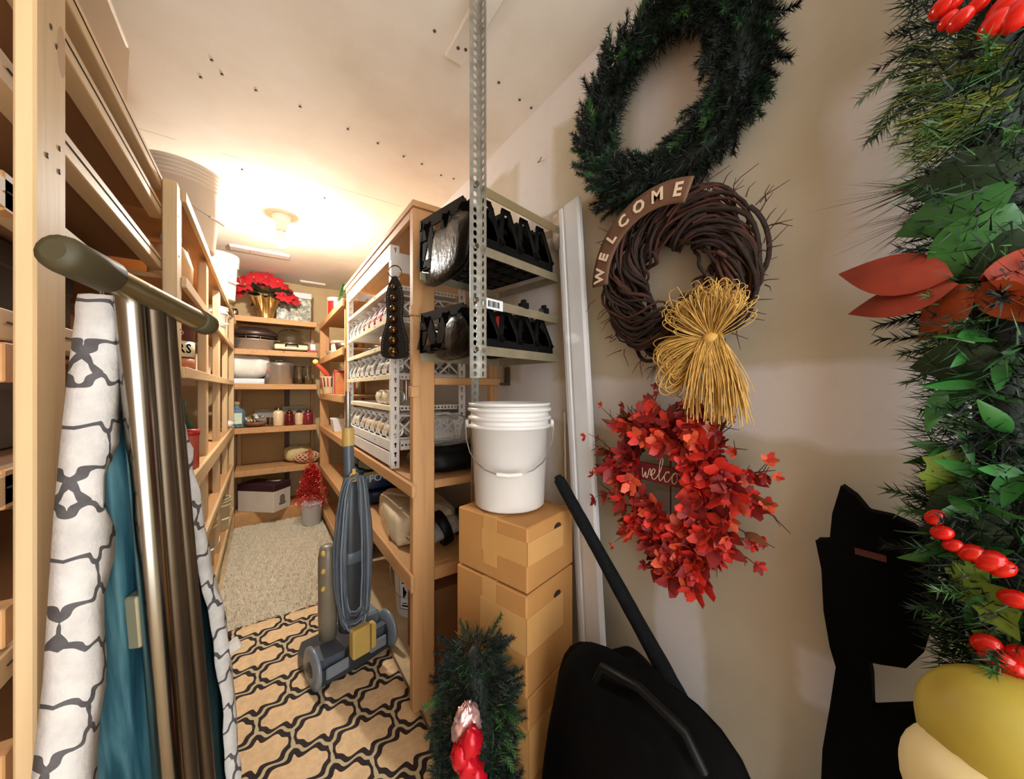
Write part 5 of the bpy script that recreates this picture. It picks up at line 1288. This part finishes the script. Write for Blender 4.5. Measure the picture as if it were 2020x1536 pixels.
# ------------------------------------------------------------------ goods on the far right section
q = P(655,600,Y=4.05); q = Vector((.62,4.02,H+.712))
t = thing('candy_tin', 'white tin with a red figure patch on the top right shelf at the back', 'tin', q)
MB().lathe([(.085,0),(.09,.004),(.09,.20),(.094,.204),(.094,.216),(.085,.218),(0,.218)], TR(q), 28).build('tin_body', m_white, t)
b = MB(); b.grid(lambda u,v: (q.x+.0915*math.cos(R(195)+u*.8), q.y+.0915*math.sin(R(195)+u*.8), q.z+.02+.16*v), 8, 4); b.build('red_patch', m_red, t)
q2 = Vector((.665,3.90,H+.712))
t = thing('tinsel_christmas_tree', 'tiny green tinsel Christmas tree on the top right shelf beside the white tin', 'tinsel tree', q2)
MB().lathe([(.04,0),(.04,.10),(.012,.11),(.012,.20)], TR(q2), 14).build('base', m_white, t)
b = MB()
for k in range(1500):
    a = r_.uniform(0,6.28); z = r_.random(); rad = .065*(1-z)*r_.uniform(.5,1)+.004; c = q2+Vector((rad*math.cos(a),rad*math.sin(a),.16+.19*z)); d = Vector((math.cos(a),math.sin(a),r_.uniform(-.5,.5))).normalized()*.016; s_ = d.orthogonal().normalized()*.0022
    b.add([c-s_,c+s_,c+d],[(0,1,2)])
tag(b.build('tinsel', M_plain('green_tinsel', lin(40,150,60), .25, .4, .4, 60), t), kind='stuff')
b = MB()
for k in range(24):
    a = r_.uniform(0,6.28); z = r_.random(); rad = .07*(1-z)+.004; b.ball(q2+Vector((rad*math.cos(a),rad*math.sin(a),.17+.19*z)), .005, 6, 4)
tag(b.build('beads', m_silver, t), kind='stuff')
# second shelf: tins and bowl
q = Vector((.60,4.05,H+.332)); goods('steel_bowl', 'small steel bowl on the second shelf of the right section', 'bowl', [('',m_steel,MB().lathe([(.04,0),(.075,.03),(.085,.06),(.08,.06),(.07,.032),(0,.01)], TR(q), 24),0)])
q = Vector((.61,3.72,H+.332)); b = MB().lathe([(.085,0),(.088,.005),(.088,.10)], TR(q), 26); l = MB().lathe([(.091,.095),(.091,.125),(.085,.128),(0,.128)], TR(q), 26)
goods('biscuit_tin', 'round cream and red biscuit tin on the second shelf of the right section', 'tin', [('',M_plain('floral_tin', lin(222,190,160), .4, 0, .3, 60),b,0),('lid',M_plain('tin_lid', lin(216,150,130), .4, 0, .3, 50),l,0)])
q = Vector((.60,3.40,H+.332)); goods('dark_pan', 'dark pan on the second shelf of the right section', 'pan', [('',m_dsteel,MB().lathe([(.08,0),(.095,.07),(.09,.07),(.075,.008),(0,.006)], TR(q), 24),0)])
# third shelf: patterned pot with flower, books
q = Vector((.570,4.12,H-.043))
t = thing('flower_tin', 'cream and red chequered pot holding an orange artificial flower on the third right shelf', 'pot', q)
MB().lathe([(.065,0),(.07,.005),(.095,.17),(.098,.175),(.09,.175),(.065,.01)], TR(q), 28).build('pot_body', M_plain('cream_glaze_pot', lin(228,206,164), .4, 0, .08, 10), t)
for k in range(16):
    a = k*2*math.pi/16; b = MB(); b.beam(q+Vector((.0815*math.cos(a),.0815*math.sin(a),.07)), q+Vector((.0965*math.cos(a),.0965*math.sin(a),.165)), .012, .002, (math.cos(a),math.sin(a),0)); b.build('red_chequer', m_red if k%2 else M_plain('plum', lin(96,40,50), .4), t)
b = MB(); fl = q+Vector((-.13,-.06,.30)); b.tube([q+Vector((0,0,.16)), q+Vector((-.05,-.03,.22)), fl], [.02,.026,.018], 8); b.build('orange_flower', M_plain('orange_red', lin(226,92,58), .5, 0, .2, 20), t)
b = MB(); b.ball(fl+Vector((-.012,-.005,.02)), (.028,.024,.026), 10, 7); b.build('yellow_tip', M_plain('soft_yellow', lin(232,200,110), .5), t)
b = MB()
for k in range(7): b.tube([q+Vector((0,0,.17)), q+Vector((.05,-.03+.02*k,.24)), q+Vector((.10,-.14+.04*k,.26+.01*(k%3)))], .002, 4)
b.build('wire_grass', m_cream, t)
bc_ = [('red book with tall spine on the third right shelf', lin(200,52,44), .22, .032), ('cream book left of the red book on the third right shelf', lin(220,200,160), .17, .030), ('grey book at the left of the third right shelf row', lin(120,110,104), .20, .034), ('orange book nearest the white rack on the third right shelf', lin(196,120,70), .19, .03), ('second red book behind the orange book on the third right shelf', lin(170,44,40), .21, .028)]
yb = 3.66
for lab, c, h, w in (bc_[2], bc_[1], bc_[0], bc_[4], bc_[3]):
    b = MB().box((.53,yb,H-.043),(.70,yb+w,H-.043+h)); pg = MB().box((.533,yb+.003,H-.040+h-.003),(.697,yb+w-.003,H-.043+h+.001))
    goods('book', lab, 'book', [('',M_plain('book_cover', c, .5, 0, .15, 14),b,.002),('pages',m_cream,pg,0)]); yb -= w+.004
q = Vector((.60,3.66,H-.388)); b = MB(); b.prism([(-.07,0),(.07,0),(.085,.12),(-.085,.12)], -.08, .08, Matrix.Translation(q) @ Matrix.Rotation(R(90),4,'X'))
goods('white_tub', 'square white plastic tub on the fourth shelf of the right section', 'tub', [('',m_white,b,.008)])

# ------------------------------------------------------------------ sacks under the white rack
def sack(label, c, sx_, sy_, sz_, rz, mat, seed, name='food_sack'):
    M = Matrix.Translation(c) @ Matrix.Rotation(rz,4,'Z'); t = thing(name, label, 'sack', M=M); b = MB()
    r = random.Random(seed); ph = [r.uniform(0,6) for _ in range(4)]
    def f(u, v):
        a = u*2*math.pi; th = math.pi*v; e = lambda x, p=.3: math.copysign(abs(x)**p, x); k = 1+.025*math.sin(a*4+ph[0]+v*6)+.02*math.sin(a*9+ph[1]-v*4)
        return (sx_*e(math.sin(th)**.6*math.cos(a))*k, sy_*e(math.sin(th)**.6*math.sin(a))*k, sz_*(1+e(math.cos(th),.36))*k)
    b.grid(f, 40, 18); b.build('sack_body', mat, t, local=True); return t
sh = H-.781
t = sack('lying tan paper flour sack at the near end under the white rack', Vector((.715,2.00,sh)), .165,.29,.078, R(-7), m_flour, 2)
b = MB(); b.beam((-.168,-.15,.05),(-.168,.12,.05),.09,.002,(1,0,0)); b.build('printed_panel', M_plain('faint_print', lin(206,170,120), .7, 0, .3, 40), t, local=True)
t = sack('dark navy sack at the bottom of the pile under the white rack', Vector((.72,2.70,sh)), .185,.20,.05, R(4), m_navy, 5)
t = sack('blue sack lettered FOOD in the middle of the pile under the white rack', Vector((.70,2.69,sh+.102)), .19,.20,.070, R(3), m_blue, 6)
text_mesh('lettering', 'FOOD W', .068, m_vinyl, t, wm(t) @ frame((.004,-.206,.088), (1,0,.04), (-.04,0,1), (0,-1,0)), .0012, bold=.0006)
b = MB(); b.beam((-.17,-.205,.120),(.17,-.205,.125),.002,.018,(0,0,1)); b.build('yellow_band', m_yellow, t, local=True)
t = sack('teal sack on top of the pile under the white rack', Vector((.715,2.78,sh+.244)), .175,.15,.036, R(-4), m_teal, 7)
t = sack('sage green packet lying on the blue sack before the teal sack', Vector((.62,2.555,sh+.246)), .08,.06,.026, R(20), M_plain('sage_film', lin(130,140,104), .4, 0, .2, 14), 8, 'packet')

# clear jug and black clip by the broad post
q = Vector((.72,1.60,sh))
t = thing('clear_jug', 'clear plastic jug lying with a black cap on the shelf right of the broad post', 'jug', q)
Mj = frame(q+Vector((.0,.06,.085)), (0,.6,-.1), (.2,0,1), (1,.05,.30))
MB().lathe([(.03,-.12),(.075,-.10),(.082,.0),(.078,.07),(.045,.115),(.04,.125)], frame(q+Vector((.0,.06,.085)), (0,1,0), Vector((.29,0,.95)).cross(Vector((0,1,0))), (.95,0,.29)) , 24).build('jug_body', m_film, t, solid=.002)
Mc = frame(q+Vector((.0,.06,.085)), (0,1,0), (-.29,0,.95), (.95,0,.29))
MB().lathe([(.083,-.012),(.086,-.008),(.086,.03),(.083,.034)], Mc, 24).build('black_band', m_black, t)
MB().lathe([(.05,.12),(.052,.125),(.052,.165),(.0,.168)], Mc, 20).build('cap', m_black, t)
q = P(904,1047,Z=sh+.012); b = MB(); b.beam(q+Vector((-.03,.05,.0)), q+Vector((.008,-.035,0)), .036, .016)
o = goods('buckle_clip', 'small black buckle with pale markings on the shelf by the clear jug', 'clip', [('',m_black,b,.004)])
b = MB(); b.lathe([(.010,0),(.010,.002),(.006,.002)], TR(q+Vector((-.02,.025,.008))), 12); b.build('pale_marking', m_vinyl, o)
# glossy black bags bundled at the left end of the galvanized rack
b = MB(); b.grid(bagsurf(Vector((.545,1.21,H+.398)), .028,.205,.098, 15), 30, 14)
tag(b.build('black_bundle', M_plain('glossy_black_film', (.003,.003,.003), .3, 0, .3, 20, .9, 34, Specular_IOR_Level=.25)), 'glossy black plastic bundle at the left end of the upper black dispensers', 'bundle')
b = MB(); b.grid(bagsurf(Vector((.572,1.19,H+.108)), .036,.16,.075, 16), 30, 14)
tag(b.build('black_bundle', M_plain('glossy_black_film_low', (.003,.003,.003), .3, 0, .3, 20, .9, 34, Specular_IOR_Level=.25)), 'glossy black plastic bundle sagging left of the lowest black dispensers', 'bundle')
# black bag and clear film bundle on the shelf above
q = Vector((.77,1.66,H-.402)); b = MB(); b.grid(bagsurf(q, .19,.12,.06, 9), 28, 12)
tag(b.build('black_sack', m_black), 'shiny black plastic sack on the shelf right of the broad post', 'sack')
b = MB(); b.grid(bagsurf(q+Vector((-.02,-.01,.122)), .13,.08,.075, 4), 30, 14); tag(b.build('film_bundle', m_film), 'crumpled clear plastic film bundle on top of the shiny black sack', 'film')

# ------------------------------------------------------------------ goods in the left shelving
q = Vector((-.335,2.15,H+.426))
t = thing('peach_jug', 'peach coloured jug with white cap on a left shelf beyond the second post', 'jug', q)
MB().lathe([(.06,0),(.07,.006),(.075,.12),(.055,.19),(.03,.22)], TR(q), 24).build('jug_body', M_plain('peach_plastic', lin(226,180,124), .4, 0, .12, 10), t)
MB().lathe([(.034,.215),(.036,.25),(.02,.262),(0,.264)], TR(q), 16).build('cap', m_white, t)
q = Vector((-.36,2.36,H+.426)); goods('tan_carton', 'plain tan carton behind the peach jug', 'carton', [('',m_card,MB().box(q+Vector((-.08,-.06,0)), q+Vector((.06,.06,.26))),.003)])
q = Vector((-.352,2.20,H+.087))
t = thing('coffee_can', 'dark red can with cream band lettered ERS on a left shelf', 'can', q)
MB().lathe([(.088,0),(.09,.004),(.09,.235),(.093,.24),(.093,.262),(.085,.265),(0,.265)], TR(q), 32).build('can_body', M_plain('maroon_label', lin(88,30,26), .4, 0, .15, 12), t)
MB().lathe([(.0905,.06),(.0905,.13)], TR(q), 32).build('cream_band', m_cream, t)
MB().lathe([(.0907,.012),(.0907,.052)], TR(q), 32).build('copper_band', M_plain('copper_band', lin(196,120,84), .4, 0, .3, 30), t)
nm = Vector((-q.x*1.0,-q.y,0)).normalized()
for k, ch in enumerate('ERS'):
    a = math.atan2(nm.y, nm.x) + (k-.6)*.38+.28; p = q+Vector((.0912*math.cos(a),.0912*math.sin(a),.095)); zn = Vector((math.cos(a),math.sin(a),0)); text_mesh('letter', ch, .058, m_blackm, t, frame(p, Vector((0,0,1)).cross(zn), (0,0,1), zn), .0005, bold=.001)
b = MB(); a = math.atan2(nm.y, nm.x)+.1; zn = Vector((math.cos(a),math.sin(a),0)); xx = Vector((0,0,1)).cross(zn); c0 = q+zn*.0915+Vector((0,0,.165))
b.tube([c0+xx*.04*math.cos(k*2*math.pi/20)+Vector((0,0,.016*math.sin(k*2*math.pi/20)))-zn*.010*(math.cos(k*2*math.pi/20)**2) for k in range(20)], .0016, 5, closed=True); b.build('oval_emblem', m_cream, t)
q = Vector((-.278,2.20,H-.364)); 
t = thing('red_canister', 'slim red canister on the brightly lit left shelf', 'canister', q)
MB().lathe([(.030,0),(.032,.004),(.032,.15),(.033,.154)], TR(q), 20).build('canister_body', M_plain('soft_red', lin(186,84,66), .5, 0, .15, 14), t)
MB().lathe([(.035,.152),(.035,.178),(0,.18)], TR(q), 20).build('lid', m_red, t)
q = Vector((-.33,2.36,H-.364)); goods('green_bottle', 'dark green bottle behind the slim red canister', 'bottle', [('',m_leafd,MB().lathe([(.04,0),(.045,.01),(.045,.18),(.02,.25),(.018,.31),(0,.312)], TR(q), 18),0)])
q = Vector((-.45,2.05,H+.087)); 
for k,(x,y,z,sx_,sy_,h,c,lab) in enumerate([(-.55,2.05,-.363,.10,.10,.26,lin(96,62,44),'brown box deep in the left shelving behind the red canister'),(-.40,2.95,.087,.07,.12,.13,lin(196,180,150),'cream carton between two left posts above the middle shelf'),(-.42,2.98,.220,.07,.09,.07,lin(60,58,54),'small black box standing on the cream carton'),(-.50,2.15,-.728,.14,.16,.20,lin(66,52,48),'dark box on the lower left shelf'),(-.42,2.85,-.728,.08,.09,.24,lin(214,196,164),'pale carton on the lower left shelf'),(-.44,3.60,.087,.09,.14,.26,lin(226,210,186),'white carton at the far end of the middle left shelf')]):
    b = MB().box((x-sx_,y-sy_,H+z),(x+sx_,y+sy_,H+z+h)); l = MB().box((x-sx_*.99,y-.002,H+z+h),(x+sx_*.99,y+.002,H+z+h+.001)); goods('storage_carton', lab, 'carton', [('',M_plain('carton_tint', c, .7, 0, .12, 8),b,.003),('flap_seam',m_hole,l,0)])
q = Vector((LX-.06,4.30,H-.364)); b = MB(); b.ball(q+Vector((.03,.02,.035)), (.05,.05,.035), 12, 8, jit=.12); goods('white_foam', 'white foam lump on the shelf corner at the far end of the left shelving', 'foam', [('',m_vinyl,b,0)])
q = Vector((-.52,1.32,H+.747))
t = thing('clear_tote', 'tall cloudy plastic tote with brown contents on top of the near left shelving', 'tote', q)
b = MB(); b.prism([(-.17,0),(.135,0),(.15,.40),(-.185,.40)], -.40, .42, Matrix.Translation(q) @ Matrix.Rotation(R(90),4,'X')); b.build('tote_body', NT('cloudy_plastic').set(lin(206,180,150), .45, 0, Transmission_Weight=.45, IOR=1.15), t, bevel=.02, seg=2)
b = MB(); b.box(q+Vector((-.186,-.42,.395)), q+Vector((.149,.40,.415))); b.build('lid', M_plain('cloudy_lid', lin(214,198,176), .5), t, bevel=.006)
r_ = random.Random(3)
for k in range(6):
    b = MB(); b.ball(q+Vector((.05,-.30+k*.12,.13+.03*(k%2))), (.07,.058,.12), 12, 8, jit=.1); b.build('brown_contents', m_brownbox, t)
for k,(y,z,sx_,h,c,lab) in enumerate([(1.15,.115,.12,.15,lin(58,44,36),'dark box on the middle shelf of the near left bay'),(1.05,-.113,.11,.16,lin(90,80,70),'grey binder box low in the near left bay'),(1.40,.295,.10,.11,lin(60,40,30),'brown box on an upper shelf of the near left bay')]):
    b = MB().box((-.62,y-.16,H+z),(-.62+sx_*2,y+.16,H+z+h)); l = MB().box((-.62,y-.163,H+z+h*.7),(-.62+sx_*2+.003,y+.163,H+z+h+.002)); goods('storage_box', lab, 'box', [('',M_plain('box_tint', c, .7, 0, .12, 8),b,.003),('lid',M_plain('box_lid', mul(c,1.25), .6),l,.003)])
# twine bow on the ironing board edge
